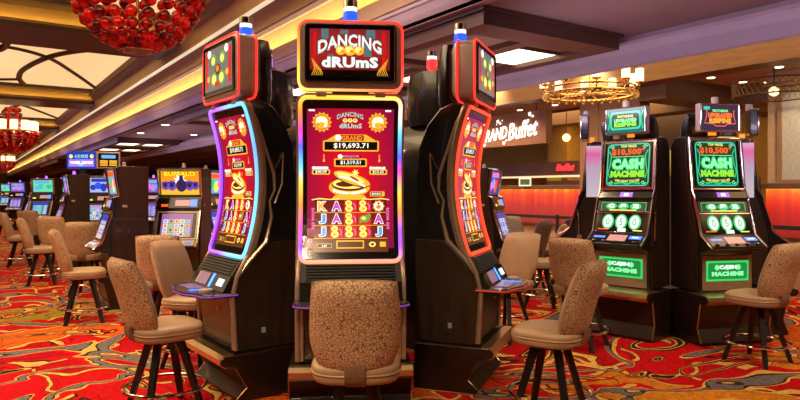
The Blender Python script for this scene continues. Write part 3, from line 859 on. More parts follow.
    for j in range(3):
        for i in range(5):
            cx, cz = P(323 + 14.3 * i, 206.5 + 12.9 * j)
            if i in (2, 3) or rows[j][i] == 'C': RT(px(13.4), px(12), cx, cz, G_red, -.0020, 3)
            ch = rows[j][i]
            if ch in 'KAJ':
                mcol = {'K': G_gold, 'A': G_mag, 'J': G_blue}[ch]
                D(text(ch, px(10.5), cx, cz, w=px(10.5 if ch != 'J' else 8), bold=.10), G_white, L1); D(text(ch, px(9.4), cx, cz, w=px(9.2 if ch != 'J' else 6.8), bold=.04), mcol, L2)
            elif ch == 'C':
                D(disc(px(3.4), px(3.0), cx - px(2), cz + px(3)), G_yel, L1); D(disc(px(3.9), px(3.3), cx - px(1.6), cz - px(2.6)), G_yel, L2); D(disc(px(1.8), px(1.3), cx - px(2), cz + px(3)), G_gold, L3); D(disc(px(2), px(1.5), cx - px(1.6), cz - px(2.6)), G_gold, L3)
                D(stroke([(cx + px(3), cz + px(3)), (cx + px(5), cz), (cx + px(4.4), cz - px(3.5))], px(1.2)), G_pink, L2)
            elif ch == 'T':
                D(disc(px(5), px(3.6), cx, cz), G_green, L1); D(disc(px(2.2), px(2), cx + px(4), cz + px(3)), G_green, L2); D(disc(px(2.4), px(1.6), cx - px(1), cz + px(.6)), G_yel, L3); D(disc(px(1.6), px(1.2), cx - px(4), cz - px(3)), G_green, L2)
            else:
                D(burst(px(6.4), px(5), 9, cx, cz), G_gold, L1); D(disc(px(4.6), px(4.4), cx, cz), G_white, L2); D(disc(px(2.6), px(2.2), cx, cz - px(.8)), G_org, L3); D(disc(px(1.4), px(1.2), cx, cz + px(2.8)), G_red, L4)
    for j in (199.5, 213, 226, 239): D(rect(px(74), px(.55), *P(351.5, j)), G_gold, L1)
    for qx, sgn in ((313.5, 1), (389.5, 1)): D(text('243 WAYS', px(3.0), *P(qx, 219), w=px(22), bold=.05, vertical=True), G_pink, L2)
    D(stroke([P(312, 200), P(320, 198.6), P(330, 199.6), P(340, 199)], px(1)), G_yel, L2); D(stroke([P(391, 200), P(383, 198.6), P(373, 199.6), P(363, 199)], px(1)), G_yel, L2)
    # meters under the reels
    RT(px(76), px(13), *P(351.5, 246), G_brown, -.0030, 3)
    D(rect(px(28), px(8), *P(351, 245)), G_gold, L1); D(rect(px(25.5), px(5.6), *P(351, 245)), G_brown, L2)
    D(rect(px(15), px(4), *P(325, 246)), G_gold, L1); D(rect(px(14), px(3), *P(325, 246)), G_blk, L2); D(text('2.64', px(2), *P(325, 246), bold=.03), G_white, L3)
    D(disc(px(3.4), px(2.6), *P(373.5, 245)), G_yel, L1); D(disc(px(1.8), px(1.4), *P(373.5, 245)), G_brown, L2); D(rect(px(6), px(5), *P(384, 245)), G_gold, L1)

ZT, HT, WT = 2.405, .462, .70
def topper_scene(b, u):
    """attract picture on the side toppers: green and gold coins over a grey street"""
    def D(shape, m, l): b.decal(shape, m, lambda x, z: (x, -(u + l), z))
    D(rect(px(79), px(47), *P(350.5, 54.5)), glow('street_grey', (.20, .17, .18), .9), .001)
    for qx, w in ((317, 8), (384, 8)): D(rect(px(w), px(40), *P(qx, 54)), G_red, .002)
    for qx, qy, r, m in ((338, 44, 8, G_green), (364, 44, 8, G_green), (340, 66, 9, G_green), (362, 66, 9, G_green), (338, 45, 5, G_yel), (364, 45, 5, G_yel), (340, 66, 6, G_yel), (362, 66, 6, G_yel), (351, 56, 7, G_brown), (351, 55, 4, G_org), (326, 36, 5, G_white), (376, 36, 5, G_white), (324, 64, 4, G_gold), (378, 62, 4, G_gold)):
        D(disc(px(r), px(r * .9), *P(qx, qy)), m, .003 + .0006 * (10 - r))
    D(rect(px(14), px(5), *P(351, 72)), G_red, .010)

def topper_art(b, u):
    def D(shape, m, l): b.decal(shape, m, lambda x, z: (x, -(u + l), z))
    D(rect(px(79), px(47), *P(350.5, 54.5)), M_top_red, .001)
    # lantern-lit street behind the title
    for qx, w in ((316, 3), (384, 3.4)): D(rect(px(w), px(40), *P(qx, 54)), G_red, .002)
    for qx, qy, w, h in ((326, 36, 7, 10), (371, 36, 9, 9), (368, 52, 8, 12), (332, 60, 5, 8), (345, 34, 8, 4)): D(rect(px(w), px(h), *P(qx, qy)), glow('street_teal', (.12, .22, .25), .8), .002)
    D(rect(px(79), px(7), *P(350.5, 75)), G_blk, .002)
    for k in range(6):
        D(stroke([P(313 + k * 1.6, 60 + k * 2), P(316 + k * 1.5, 70 + k), P(313 + k * 2, 77)], px(.6)), G_gold, .003); D(stroke([P(388 - k * 1.6, 60 + k * 2), P(385 - k * 1.5, 70 + k), P(388 - k * 2, 77)], px(.6)), G_gold, .003)
    x, z = P(350.5, 46)
    D(text('DANCING', px(15.5), x, z - px(4), w=px(65), bold=.06, arch=px(7.5)), G_brown, .004); D(text('DANCING', px(13.5), x, z - px(4), w=px(63), bold=.035, arch=px(7.5)), G_silver, .006)
    D(text('DANCING', px(9.5), x, z - px(3.6), w=px(61), bold=.0, arch=px(7.5)), G_white, .007)
    for dx, r in ((-9, 4.4), (0, 5), (9, 4.4)):
        D(disc(px(r * 1.1), px(r), *P(350.5 + dx, 52.5)), G_gold, .007); D(disc(px(r * .75), px(r * .65), *P(350.5 + dx - .8, 51.7)), G_yel, .008); D(disc(px(r * .35), px(r * .3), *P(350.5 + dx + 1.5, 53.2)), G_org, .009)
    x, z = P(350.5, 64)
    D(text('dRUmS', px(12.5), x, z, w=px(58), bold=.09), G_brown, .009); D(text('dRUmS', px(11.2), x, z, w=px(56), bold=.06), G_silver, .010); D(text('dRUmS', px(9.8), x, z, w=px(55), bold=.02), G_white, .011)

def make_drum_machine(label, pos, theta, frame_m, topper_m, deck_m, candle_m, art=True, scene=False, group='curved screen drum game machines'):
    x, y = cw(*pos)
    t = thing('slot_machine', label, 'slot machine', (x, y, 0), heading(theta), group)
    # plinth
    base = [(-.42, 0), (.06, 0), (.08, .03), (.0, .10), (.09, .255), (.16, .262), (.192, .285), (.192, .318), (.165, .34), (-.42, .34)]
    bo = MB(); bo.prism(base, -.41, .41, M_woodb); bb = bo.build('base', t, bevel=.006, ang=25)
    n = MB()
    e = [(.10, .258), (.165, .258), (.198, .284), (.198, .320), (.168, .346), (.10, .346)]
    n.prism(e, -.405, .405, M_gold); n.build('bullnose_edge', bb, ang=40)
    for sx in (-.414, .414):
        q = MB(); q.tube([(sx, -.088, .25), (sx, -.002, .10), (sx, -.078, .03)], .004, M_gold, 6); q.build('edge_trim', bb)
    # cabinet shell behind the screen
    fr = [(us(z) - .035, z) for z in [2.13 - .07 * k for k in range(17)]]
    shell = [(.05, .34), (.085, .74), (.06, .80), (-.01, 1.0)] + fr[::-1] + [(-.06, 2.15), (-.14, 2.16), (-.24, 2.12), (-.34, 2.0), (-.41, 1.82), (-.43, 1.6), (-.43, .34)]
    c = MB(); c.prism(shell, -.335, .335, M_black); cab = c.build('cabinet', t, bevel=.012, ang=28)
    for sx in (-1, 1):
        q = MB(); X0, X1 = (sx * .333, sx * .352) if sx > 0 else (sx * .352, sx * .333)
        q.prism([(-.43, .345), (.045, .345), (.075, .72), (.03, .86), (-.10, 1.02), (-.2, 1.12), (-.43, 1.12)], X0, X1, M_woodd); q.build('wood_side_panel', t, bevel=.004, smooth=False)
        q = MB()
        q.tube([(sx * .35, .04, 2.12)] + [(sx * .352, -(us(z) - .055), z) for z in [2.0 - .1 * k for k in range(10)]] + [(sx * .352, .015, 1.0), (sx * .354, -.05, .88), (sx * .354, -.085, .74), (sx * .354, -.06, .36)], [.014] * 11 + [.018] * 4, M_smoke, 8)
        q.build('front_side_trim', t)
        q = MB()
        q.tube([(sx * .345, .12, 1.98), (sx * .356, .17, 1.80), (sx * .356, .235, 1.62), (sx * .358, .24, 1.50), (sx * .358, .20, 1.42), (sx * .358, .215, 1.30), (sx * .358, .17, 1.12), (sx * .356, .03, .98), (sx * .356, -.04, .88)], [.006, .012, .014, .010, .008, .012, .018, .020, .012], M_smoke, 8)
        q.tube([(sx * .35, .25, 1.66), (sx * .356, .31, 1.78), (sx * .356, .30, 1.55), (sx * .358, .24, 1.40)], [.004, .007, .007, .008], M_smoke, 8)
        q.build('swept_side_trim', t)
        q = MB(); q.box(sx * .356 - .004, sx * .356 + .004, .12, .20, .42, .56, M_blackm); q.box(sx * .36 - .003, sx * .36 + .003, .135, .165, .46, .50, M_bez); q.build('side_lock_plate', t, smooth=False)
    # screen and its light frame
    s = MB()
    if art: drum_art(s)
    else: grid_screen(s, .66, 1.03, 2.11, -.008, M_scr_blk); grid_screen(s, px(88), 1.1, 2.05, -.004, M_scr_red)
    tag(s.build('curved_screen', t, smooth=False), 'tall curved screen with a red drum game')
    q = MB(); pth = perimeter(.686, 1.116, .05, ZM)
    q.tube([scr(.002)(xx, zz) for xx, zz in pth], .0145, frame_m, 8, closed=True); tag(q.build('screen_light_frame', t), 'glowing light tube around the screen')
    q = MB(); q.tube([scr(-.028)(xx, zz) for xx, zz in perimeter(.70, 1.13, .05, ZM)], .026, M_smoke, 8, closed=True); q.build('screen_bezel', t)
    # topper
    tb = MB(); n1 = len(rrect_pts(WT, HT, .075, 0, ZT))
    o = [rrect_pts(WT * k, HT * k, .06 * k, 0, ZT) for k in (.80, .93, .985, .985, .93)]
    ys = (.16, .13, .10, -.035, -.045)
    tb.loft([[(xx, yy, zz) for xx, zz in r] for r, yy in zip(o, ys)], M_bez)
    top = tb.build('topper', t, bevel=0, ang=35)
    q = MB(); q.decal(rrect(px(88), px(55), .015, *P(350.5, 55)), M_scr_blk, lambda a, c_: (a, -.048, c_))
    if art: (topper_scene if scene else topper_art)(q, .05)
    tag(q.build('topper_screen', top, smooth=False), 'wide topper screen with the game title')
    for yy, nm in ((-.036, 'topper_light_frame'), (.10, 'rear_light_frame')):
        q = MB(); q.tube([(xx, yy, zz) for xx, zz in perimeter(WT, HT, .062, ZT)], .0088, topper_m, 8, closed=True); q.build(nm, top)
    q = MB(); q.tube([(xx, -.05, zz) for xx, zz in perimeter(px(89), px(56), .02, P(0, 55)[1])], .006, M_black, 6, closed=True); q.build('inner_bezel', top)
    for sx in (-.2, .2):
        q = MB(); q.box(sx - .035, sx + .035, -.02, .08, 2.13, 2.19, M_bez); q.build('topper_bracket', t, bevel=.006, smooth=False)
    q = MB(); q.lathe([(.05, 2.10), (.27, 2.12), (.30, 2.2), (.30, 2.5), (.26, 2.62), (.1, 2.66)], M_black, 20, (0, 0, 0))
    q.V = [(vx, vy * .42 + .20, vz) for vx, vy, vz in q.V]; q.build('rear_hood', t)
    # candle
    q = MB(); q.lathe([(.058, 2.648), (.058, 2.665), (.048, 2.672)], M_chrome, 18, (0, .17, 0)); cd = q.build('candle', t)
    q = MB(); q.lathe([(.050, 2.668), (.052, 2.71), (.050, 2.755)], candle_m, 18, (0, .17, 0)); tag(q.build('candle_light', cd), 'lit coloured section')
    q = MB(); q.lathe([(.046, 2.755), (.046, 2.785)], M_ledw, 18, (0, .17, 0)); q.lathe([(.050, 2.785), (.050, 2.835), (.04, 2.84)], M_chrome, 18, (0, .17, 0)); q.build('candle_cap', cd)
    # ribbed panel, bill panel, button deck
    q = MB()
    def slope(a0, z0, a1, z1, m, w, th=.02):
        q.prism([(a0, z0), (a1, z1), (a1 - .03, z1 - th), (a0 - .05, z0 - th)], -w, w, m)
    slope(.005, .995, .085, .885, M_blackm, .335)
    for k in range(6):
        f = (k + .5) / 6; q.tube([(-.3, -(.005 + .08 * f + .004), .995 - .11 * f + .003), (.3, -(.005 + .08 * f + .004), .995 - .11 * f + .003)], .0055, M_black, 6)
    q.build('speaker_grille', t)
    q = MB(); slope(.088, .882, .15, .775, M_scr_blk, .335)
    def pl(xa, xb, f0, f1, m): 
        q.add([(xa, -(.088 + .062 * f0 + .004), .882 - .107 * f0 + .002), (xb, -(.088 + .062 * f0 + .004), .882 - .107 * f0 + .002), (xb, -(.088 + .062 * f1 + .004), .882 - .107 * f1 + .002), (xa, -(.088 + .062 * f1 + .004), .882 - .107 * f1 + .002)], [(0, 3, 2, 1)], m)
    pl(-.22, -.02, .1, .85, glow('player_display', (.35, .18, .28), .8)); pl(.03, .07, .05, .9, glow('bill_slot_blue', (.05, .25, 1.0), 3.0)); pl(.16, .27, .25, .7, glow('ticket_slot_white', (.6, .8, 1.0), 2.0)); pl(-.24, -.21, .1, .85, M_bez)
    tag(q.build('bill_panel', t, smooth=False), 'sloped panel with lit blue bill slot')
    dk = [(-.372, -.05), (-.372, -.24), (-.33, -.29), (-.2, -.315), (-.1, -.36), (.1, -.36), (.2, -.315), (.33, -.29), (.372, -.24), (.372, -.05)]
    q = MB(); q.slab(dk[::-1] if False else dk, .74, .772, M_black); d = q.build('button_deck', t, bevel=.008, smooth=False)
    q = MB(); q.tube([(xx, yy, .756) for xx, yy in dk], .006, deck_m, 8); q.build('deck_light_edge', d)
    q = MB(); q.box(-.24, .02, -.27, -.16, .773, .778, glow('deck_touch_screen', (.22, .12, .26), .7)); q.box(.06, .11, -.30, -.14, .773, .777, glow('deck_blue', (.05, .2, .9), 1.5)); q.build('deck_display', d, smooth=False)
    q = MB()
    q.lathe([(.05, .773), (.05, .79), (.035, .796)], M_bez, 16, (.2, -.22, 0)); q.build('spin_button', d)
    # front door under the deck
    q = MB(); q.prism([(.055, .36), (.10, .735), (.06, .735), (.02, .36)], -.31, .31, M_woodd); dr = q.build('lower_door', t, bevel=.006, smooth=False)
    for sx in (-.325, .325):
        q = MB(); q.tube([(sx, -.09, .75), (sx, -.085, .72), (sx, -.066, .36)], .013, M_smoke, 8); q.build('door_trim', t)
    q = MB(); q.box(-.012, .012, 0, .012, 0, .02, M_chrome); q.build('door_lock', dr, smooth=False, loc=(.1, -.097, .62))
    for sx in (-.285, .285):
        q = MB(); q.prism([(.062, .42), (.098, .72), (.092, .72), (.056, .42)], sx - .012, sx + .012, glow('door_side_red', (.28, .012, .01), .35)); q.build('red_side_strip', dr, smooth=False)
    return t

def C(*c): return c
YE, OR, MG, VI, BL, CY, RD, WH = (1, .62, .05), (1, .22, .02), (.9, .03, .45), (.30, .03, .8), (.03, .10, 1.0), (.10, .6, 1.0), (1, .02, .015), (1, .9, .7)
F_center = rainbow_frame('rainbow_screen_tube', [(0, (1, .35, .1)), (.1, VI), (.22, MG), (.35, OR), (.48, YE), (.58, CY), (.7, BL), (.8, MG), (.9, OR), (1, YE)],
                         [(0, (1, .3, .1)), (.1, VI), (.2, VI), (.3, OR), (.42, YE), (.55, MG), (.64, BL), (.78, CY), (.9, WH), (1, YE)], 1.0, 2.14, .1, 1.5)
T_center = rainbow_frame('rainbow_topper_tube', [(0, (1, .6, .15)), (.25, YE), (.6, (1, .3, .03)), (1, RD)], [(0, (1, .12, .06)), (.4, RD), (1, RD)], 2.17, 2.65, .3, 1.7)
F_left = rainbow_frame('violet_blue_screen_tube', [(0, VI), (.5, VI), (1, (.35, .12, .9))], [(0, CY), (.25, CY), (.7, (.08, .35, 1)), (1, CY)], 1.0, 2.14, .12, 1.8)
T_red = glow('red_topper_tube', (1, .035, .025), 1.5)
F_right = glow('red_orange_screen_tube', (1, .055, .018), 1.8)
K_blue = glow('candle_blue', (.02, .09, 1.0), 1.6); K_violet = glow('candle_violet', (.45, .08, 1.0), 3.0); K_red = glow('candle_red', (1, .02, .02), 3.0)

PC = (-.447, 5.52); R_ = 1.17
def pod(theta, r=R_, dx=0, dz=0): a = math.radians(theta); return (PC[0] - r * math.sin(a) + dx, PC[1] - r * math.cos(a) + dz)
make_drum_machine('central curved slot machine facing the viewer with rainbow lit screen edge', pod(-5.5), -5.5, F_center, T_center, M_pur, K_blue)
make_drum_machine('left curved slot machine of the pod with violet and blue lit screen edge', pod(56, dx=.085), 53, F_left, T_red, M_pur, K_blue, scene=True)
make_drum_machine('right curved slot machine of the pod with red orange lit screen edge', pod(-69), -69, F_right, T_red, M_redled, K_blue, scene=True)
make_drum_machine('dark hooded slot machine behind the left curved one, violet candle on top', pod(125), 125, F_left, T_red, M_pur, K_violet, art=False)
make_drum_machine('dark hooded slot machine behind the right curved one, red candle on top', pod(-131), -131, F_right, T_red, M_redled, K_red, art=False)
ci = MB(); hexp = [(.50 * math.cos(math.radians(60 * k + 10)), .50 * math.sin(math.radians(60 * k + 10))) for k in range(6)]
ci.slab(hexp, 0, 1.15, M_woodb); x, y = cw(*PC)
tag(ci.build('pod_core', loc=(x, y, 0), rz=heading(0), bevel=.01, smooth=False), 'dark wood core standing in the middle of the curved slot machine pod', 'stand')

# stools of the pod
stool(-.235, 3.46, -.03, 1, 'tan stool before the central slot machine, its pebble patterned back turned to the viewer')
stool(-1.60, 4.36, .76, .65, 'large tan stool at the left slot machine, nearest the left edge in the foreground')
stool(.99, 4.22, -.84, .54, 'large tan stool at the right slot machine, foreground, leaning patterned back')
# ------------------------------------------------------------------ upright slot machines
M_orl = glow('amber_side_light', (1, .30, .03), 1.2)
M_pinkside = gradient_glow('pink_white_side_screen', [(0, (.75, .65, .7)), (.55, (.62, .45, .6)), (.8, (.9, .12, .45)), (1, (.85, .75, .8))], 'Z', 1.35, 2.05, .8)
U_grn = glow('cash_green', (.03, .62, .20), 1.0); U_grnd = glow('cash_dark_green', (.004, .055, .028), .8); U_grnl = glow('cash_light_green', (.25, .95, .40), 1.1)
U_lime = glow('cash_lime', (.30, .85, .05), 1.0); U_yel = glow('cash_yellow', (.9, .85, .15), 1.0); U_or = glow('cash_orange', (1, .10, .01), 1.2)
U_wht = glow('reel_white', (.75, .95, .80), 1.2); U_teal = glow('cash_teal', (.05, .62, .42), 1.0); U_blk = M_scr_blk
U_blue = glow('button_blue', (.08, .2, 1.0), 2.0); U_pk = glow('card_pink', (.75, .35, .32), .8); U_vio = glow('small_display_violet', (.35, .12, .75), 1.2)

def front_map(p0, p1):
    """flat sloped face: (x, s) with s measured along the face from p0 (u,z) at the bottom to p1 at the top"""
    L = math.hypot(p1[0] - p0[0], p1[1] - p0[1]); du, dz = (p1[0] - p0[0]) / L, (p1[1] - p0[1]) / L
    def at(lift):
        return lambda x, s: (x, -(p0[0] + du * s + dz * lift), p0[1] + dz * s - du * lift)
    return at, L

def cash_main(b, at, L, w):
    D = lambda sh, m, l: b.decal(sh, m, at(l))
    D(rect(w, L - .02, 0, L / 2), U_blk, .004)
    W = w * .92; c = L / 2
    D(rect(W, L * .90, 0, c), U_grnd, .006)
    D(frame(W * .97, L * .86, .012, .05, 0, c), U_teal, .008)
    # scrolls in the corners and at the sides
    for sx in (-1, 1):
        for sz in (-1, 1):
            x0, z0 = sx * W * .43, c + sz * L * .36
            D(stroke([(x0, z0), (x0 - sx * .03, z0 + sz * .018), (x0 - sx * .05, z0), (x0 - sx * .032, z0 - sz * .016), (x0 - sx * .02, z0)], .009), U_grnl, .010)
        D(stroke([(sx * W * .44, c + .15), (sx * W * .39, c + .10), (sx * W * .41, c), (sx * W * .45, c - .08), (sx * W * .40, c - .14)], .012), U_grn, .010)
    D(text('TOP PRIZE', .026, 0, c + L * .375, w=W * .36, bold=.05), U_yel, .010)
    D(text('$10,500*', .078, 0, c + L * .255, w=W * .76, bold=.045), U_or, .010)
    D(rect(W * .74, .006, 0, c + L * .165), U_grnl, .010)
    D(text('CASH', .135, 0, c + L * .015, w=W * .76, bold=.12), U_grn, .010); D(text('CASH', .105, 0, c + L * .015, w=W * .71, bold=.07), U_grnl, .012)
    D(text('MACHINE', .072, 0, c - L * .185, w=W * .78, bold=.09), U_lime, .010)
    D(text('WIN WHAT YOU SEE', .026, 0, c - L * .31, w=W * .56, bold=.05, arch=-.012), U_yel, .010)
    D(stroke([(-W * .3, c - L * .38), (-W * .12, c - L * .36), (0, c - L * .39), (W * .12, c - L * .36), (W * .3, c - L * .38)], .018), U_grn, .010)

def cash_top(b, at, L, w, kind):
    D = lambda sh, m, l: b.decal(sh, m, at(l)); c = L / 2
    if kind == 'orange':
        D(rect(w, L, 0, c), glow('topper_plum', (.05, .03, .06), .9), .003)
        D(stroke([(-w * .40, c + L * .30), (-w * .36, c + L * .26), (-w * .38, c + .0), (-w * .43, c - L * .22), (-w * .20, c - L * .24), (-w * .12, c - L * .33), (w * .12, c - L * .33), (w * .20, c - L * .24), (w * .43, c - L * .22), (w * .38, c), (w * .36, c + L * .26), (w * .40, c + L * .30)], .010), glow('topper_pink', (.9, .16, .12), 1.0), .006)
        D(rrect(w * .17, L * .13, .01, -w * .37, c + L * .37), U_teal, .006)
        D(text('FEATURING', .027, 0, c + L * .27, w=w * .42, bold=.05), U_grnl, .006)
        D(text('UPGRADED', .052, 0, c + L * .09, w=w * .66, bold=.09), glow('topper_or', (1, .22, .03), 1.0), .006)
        D(text('RESPINS', .052, 0, c - L * .12, w=w * .60, bold=.09), glow('topper_or2', (1, .40, .04), 1.0), .006)
    else:
        D(rect(w, L, 0, c), glow('topper_green_dark', (.01, .16, .13), .8), .003)
        D(rrect(w * .80, L * .74, .03, 0, c), U_teal, .005); D(rrect(w * .72, L * .58, .03, 0, c), U_grnd, .007)
        D(text('FEATURING', .027, 0, c + L * .17, w=w * .42, bold=.05), U_yel, .009)
        D(text('UPGRADED', .044, 0, c + L * .0, w=w * .60, bold=.08), U_grnl, .009)
        D(text('RESPINS', .044, 0, c - L * .17, w=w * .60, bold=.08), U_lime, .009)
        for sx in (-1, 1): D(stroke([(sx * w * .46, c + L * .36), (sx * w * .40, c + L * .1), (sx * w * .42, c - L * .1), (sx * w * .46, c - L * .36)], .014), U_grn, .007)

def make_cash(label, pos, theta, topk, art=True, group='green lit slot machines'):
    x, y = cw(*pos); t = thing('slot_machine', label, 'slot machine', (x, y, 0), heading(theta), group)
    base = [(-.15, 0), (.26, 0), (.28, .03), (.22, .16), (.27, .40), (.34, .41), (.37, .44), (.36, .475), (.33, .485), (-.15, .485)]
    q = MB(); q.prism(base, -.40, .40, M_woodb); bb = q.build('base', t, bevel=.006, ang=25)
    q = MB(); q.prism([(.24, .405), (.345, .405), (.377, .442), (.367, .480), (.33, .492), (.1, .492), (.1, .486), (.3, .48)], -.395, .395, M_gold); q.build('bullnose_edge', bb, ang=40)
    for sx in (-.404, .404):
        q = MB(); q.tube([(sx, -.268, .40), (sx, -.224, .16), (sx, -.276, .03)], .006, M_gold, 6); q.build('edge_trim', bb)
    body = [(-.33, .49), (.13, .49), (.13, .86), (.18, .90), (.30, .93), (.30, .955), (.15, 1.06), (.05, 1.39), (.06, 1.42), (.03, 1.48), (-.005, 1.50), (-.065, 2.03), (-.10, 2.05), (-.26, 2.05), (-.33, 1.95)]
    q = MB(); q.prism(body, -.30, .30, M_black); q.build('cabinet', t, bevel=.008, ang=25)
    for sx in (-1, 1):
        q = MB(); a, c = sorted((sx * .300, sx * .312)); q.prism([(-.32, .5), (.10, .5), (.10, .9), (.10, 1.06), (.0, 1.42), (-.03, 1.5), (-.09, 2.02), (-.26, 2.03), (-.32, 1.94)], a, c, M_woodd); q.build('side_panel', t, bevel=.003, smooth=False)
        q = MB(); q.tube([(sx * .305, .045, 2.035), (sx * .305, -.012, 1.50), (sx * .307, -.055, 1.42), (sx * .307, -.055, 1.39), (sx * .307, -.155, 1.06), (sx * .307, -.305, .945)], .011, M_chrome, 8); q.build('front_side_trim', t)
    # monitor
    at, L = front_map((.005, 1.505), (-.055, 2.025))
    q = MB()
    if art: cash_main(q, at, L, .53)
    else: q.decal(rect(.53, L - .02, 0, L / 2), U_grnd, at(.004))
    tag(q.build('main_screen', t, smooth=False), 'green lit main screen')
    q = MB(); q.decal(frame(.60, L + .01, .03, .012, 0, L / 2), M_chrome, at(.006)); q.tube([at(.01)(a, s) for a, s in [(xx, zz + L / 2) for xx, zz in rrect_pts(.585, L - .005, .012, 0, 0)]], .008, M_chrome, 6, closed=True); q.build('screen_frame', t)
    # ledge with small display
    at2, L2 = front_map((.062, 1.42), (.032, 1.48))
    q = MB(); q.decal(rect(.56, L2, 0, L2 / 2), U_blk, at2(.003)); q.decal(rect(.14, L2 * .8, .02, L2 / 2), U_vio, at2(.005)); q.decal(rect(.05, L2 * .5, .02, L2 / 2), U_wht, at2(.007)); q.build('small_display', t, smooth=False)
    # glass with three symbols, reel window
    at3, L3 = front_map((.15, 1.065), (.052, 1.388))
    q = MB(); D = lambda sh, m, l: q.decal(sh, m, at3(l))
    D(rect(.55, L3 - .01, 0, L3 / 2), U_blk, .003)
    z = L3 * .80
    D(rect(.50, .095, 0, z), U_grnd, .005); D(frame(.50, .10, .006, .006, 0, z), U_grn, .007)
    for k, ch in zip((-1, 0, 1), ('C', '5', 'X2')):
        D(disc(.062, .034, k * .135, z + .005), U_grn, .007); D(text(ch if topk == 'orange' else ch, .045, k * .135, z + .008, w=.07, bold=.1), U_wht, .009)
    D(rect(.3, .012, 0, z - .036), U_yel, .009)
    z = L3 * .32
    for k in (-1, 0, 1):
        D(disc(.068, .082, k * .148, z, 24), U_grn, .005); D(disc(.050, .066, k * .148, z, 24), U_wht, .008)
        D(text('050'[k + 1], .075, k * .148, z, bold=.02), glow('reel_grey_digit', (.25, .5, .35), .9), .010)
    D(rect(.09, .035, .02, .02), U_wht, .010); D(rect(.12, .012, -.19, .025), U_or, .008); D(rect(.10, .012, .19, .02), U_yel, .008)
    tag(q.build('reel_window', t, smooth=False), 'glass with three white reels ringed green')
    q = MB(); q.tube([at3(.006)(a, s) for a, s in [(xx, zz + L3 * .63) for xx, zz in rrect_pts(.57, .015, .005)]], .006, M_chrome, 6, closed=True); q.build('glass_divider', t)
    # buttons
    at4, L4 = front_map((.29, .962), (.16, 1.052))
    q = MB(); D = lambda sh, m, l: q.decal(sh, m, at4(l))
    D(rect(.58, L4, 0, L4 / 2), U_blk, .002); D(rect(.13, .03, -.19, L4 * .55), U_blue, .004); D(rect(.20, .10, .01, L4 * .5), U_pk, .004); D(rect(.13, .05, .20, L4 * .6), U_blue, .004)
    D(rect(.07, .02, .20, L4 * .6), U_wht, .006)
    q.build('button_deck', t, smooth=False)
    for k in range(5):
        q = MB(); cx = -.22 + .11 * k; c3 = at4(.004)(cx, .018); q.lathe([(.022, 0), (.022, .008), (.016, .012)], M_chrome, 12, (c3[0], c3[1], c3[2])); q.build('button', t)
    # belly glass
    q = MB(); D = lambda sh, m, l: q.decal(sh, m, lambda a, c: (a, -(.13 + l), c))
    D(rect(.56, .34, 0, .68), M_smoke, .004); D(rect(.48, .20, 0, .70), glow('belly_green', (.03, .5, .10), 1.3), .008); D(rrect(.44, .16, .02, 0, .70), glow('belly_mid_green', (.01, .24, .05), 1.0), .010)
    for k in (-1, 0, 1): D(burst(.035, .02, 8, k * .12, .735), U_grnl, .012)
    D(text('CASH', .04, 0, .738, w=.2, bold=.08), U_wht, .014); D(text('MACHINE', .045, 0, .672, w=.36, bold=.08), U_grnl, .012)
    q.build('belly_glass', t, smooth=False)
    # side lever
    q = MB(); q.tube([(.325, -.05, 1.12), (.335, -.06, 1.24)], .008, M_chrome, 8); q.tube([(.325, -.05, .98), (.325, -.05, 1.12)], .010, M_gold, 8); q.ball((.335, -.062, 1.26), .02, M_blackm); q.box(.312, .335, -.075, -.02, .94, .99, M_chrome); q.build('lever', t)
    # topper
    q = MB(); q.box(-.03, .03, .06, .11, 2.04, 2.12, M_orl); q.box(-.05, .05, .05, .20, 2.04, 2.055, M_blackm); q.build('topper_post', t, smooth=False)
    q = MB(); q.box(-.225, .225, -.03, .05, 2.085, 2.37, M_bez if art else M_black); tp = q.build('topper', t, bevel=.01, smooth=False)
    att, Lt = front_map((.03, 2.10), (.03, 2.355)); q = MB()
    if art: cash_top(q, att, Lt, .42, topk)
    else: q.decal(rect(.42, Lt, 0, Lt / 2), U_blk, att(.003))
    q.build('topper_screen', tp, smooth=False)
    q = MB(); q.tube([att(.004)(a, s) for a, s in [(xx, zz + Lt / 2) for xx, zz in rrect_pts(.435, Lt + .015, .015)]], .008, M_chrome, 6, closed=True); q.build('topper_frame', tp)
    q = MB(); q.lathe([(.04, 2.37), (.036, 2.38), (.036, 2.435), (.03, 2.44)], mat('unlit_candle', (.42, .34, .30), .4), 14, (-.02, .02, 0)); q.build('candle', t)
    q = MB(); q.prism([(-.32, 1.95), (-.22, 2.05), (-.18, 2.25), (-.22, 2.3), (-.32, 2.16)], -.2, .2, M_black); q.build('rear_hood', t, bevel=.01, smooth=False)
    for sx in (() if art else (-.305, .305)):
        q = MB(); q.box(sx - .02, sx + .02, .03, .24, 1.42, 2.0, M_pinkside); tag(q.build('side_light', t, smooth=False), 'glowing pink side strip') if not art else q.build('side_light', t, smooth=False)
    return t
PC2 = (3.03, 7.33); R2 = .88
def pod2(th): a = math.radians(th); return (PC2[0] - R2 * math.sin(a), PC2[1] - R2 * math.cos(a))
ci = MB(); hexp = [(.66 * math.cos(math.radians(60 * k)), .66 * math.sin(math.radians(60 * k))) for k in range(6)]
ci.slab(hexp, 0, .47, M_woodb); x, y = cw(*PC2)
tag(ci.build('pod_core', loc=(x, y, 0), rz=heading(-12), bevel=.01, smooth=False), 'dark wood plinth core between the green lit slot machines', 'stand')
make_cash('left green lit slot machine with green topper sign, beside the wood column', pod2(47), 47, 'green')
make_cash('right green lit slot machine with orange lettered topper, behind the right edge stool', pod2(-12), -12, 'orange')
make_cash('slot machine left of the green lit pair, turned away with pink lit side', pod2(108), 108, 'green', art=False)
make_cash('slot machine right of the green lit pair, turned away with pink side light', pod2(-72), -72, 'orange', art=False)

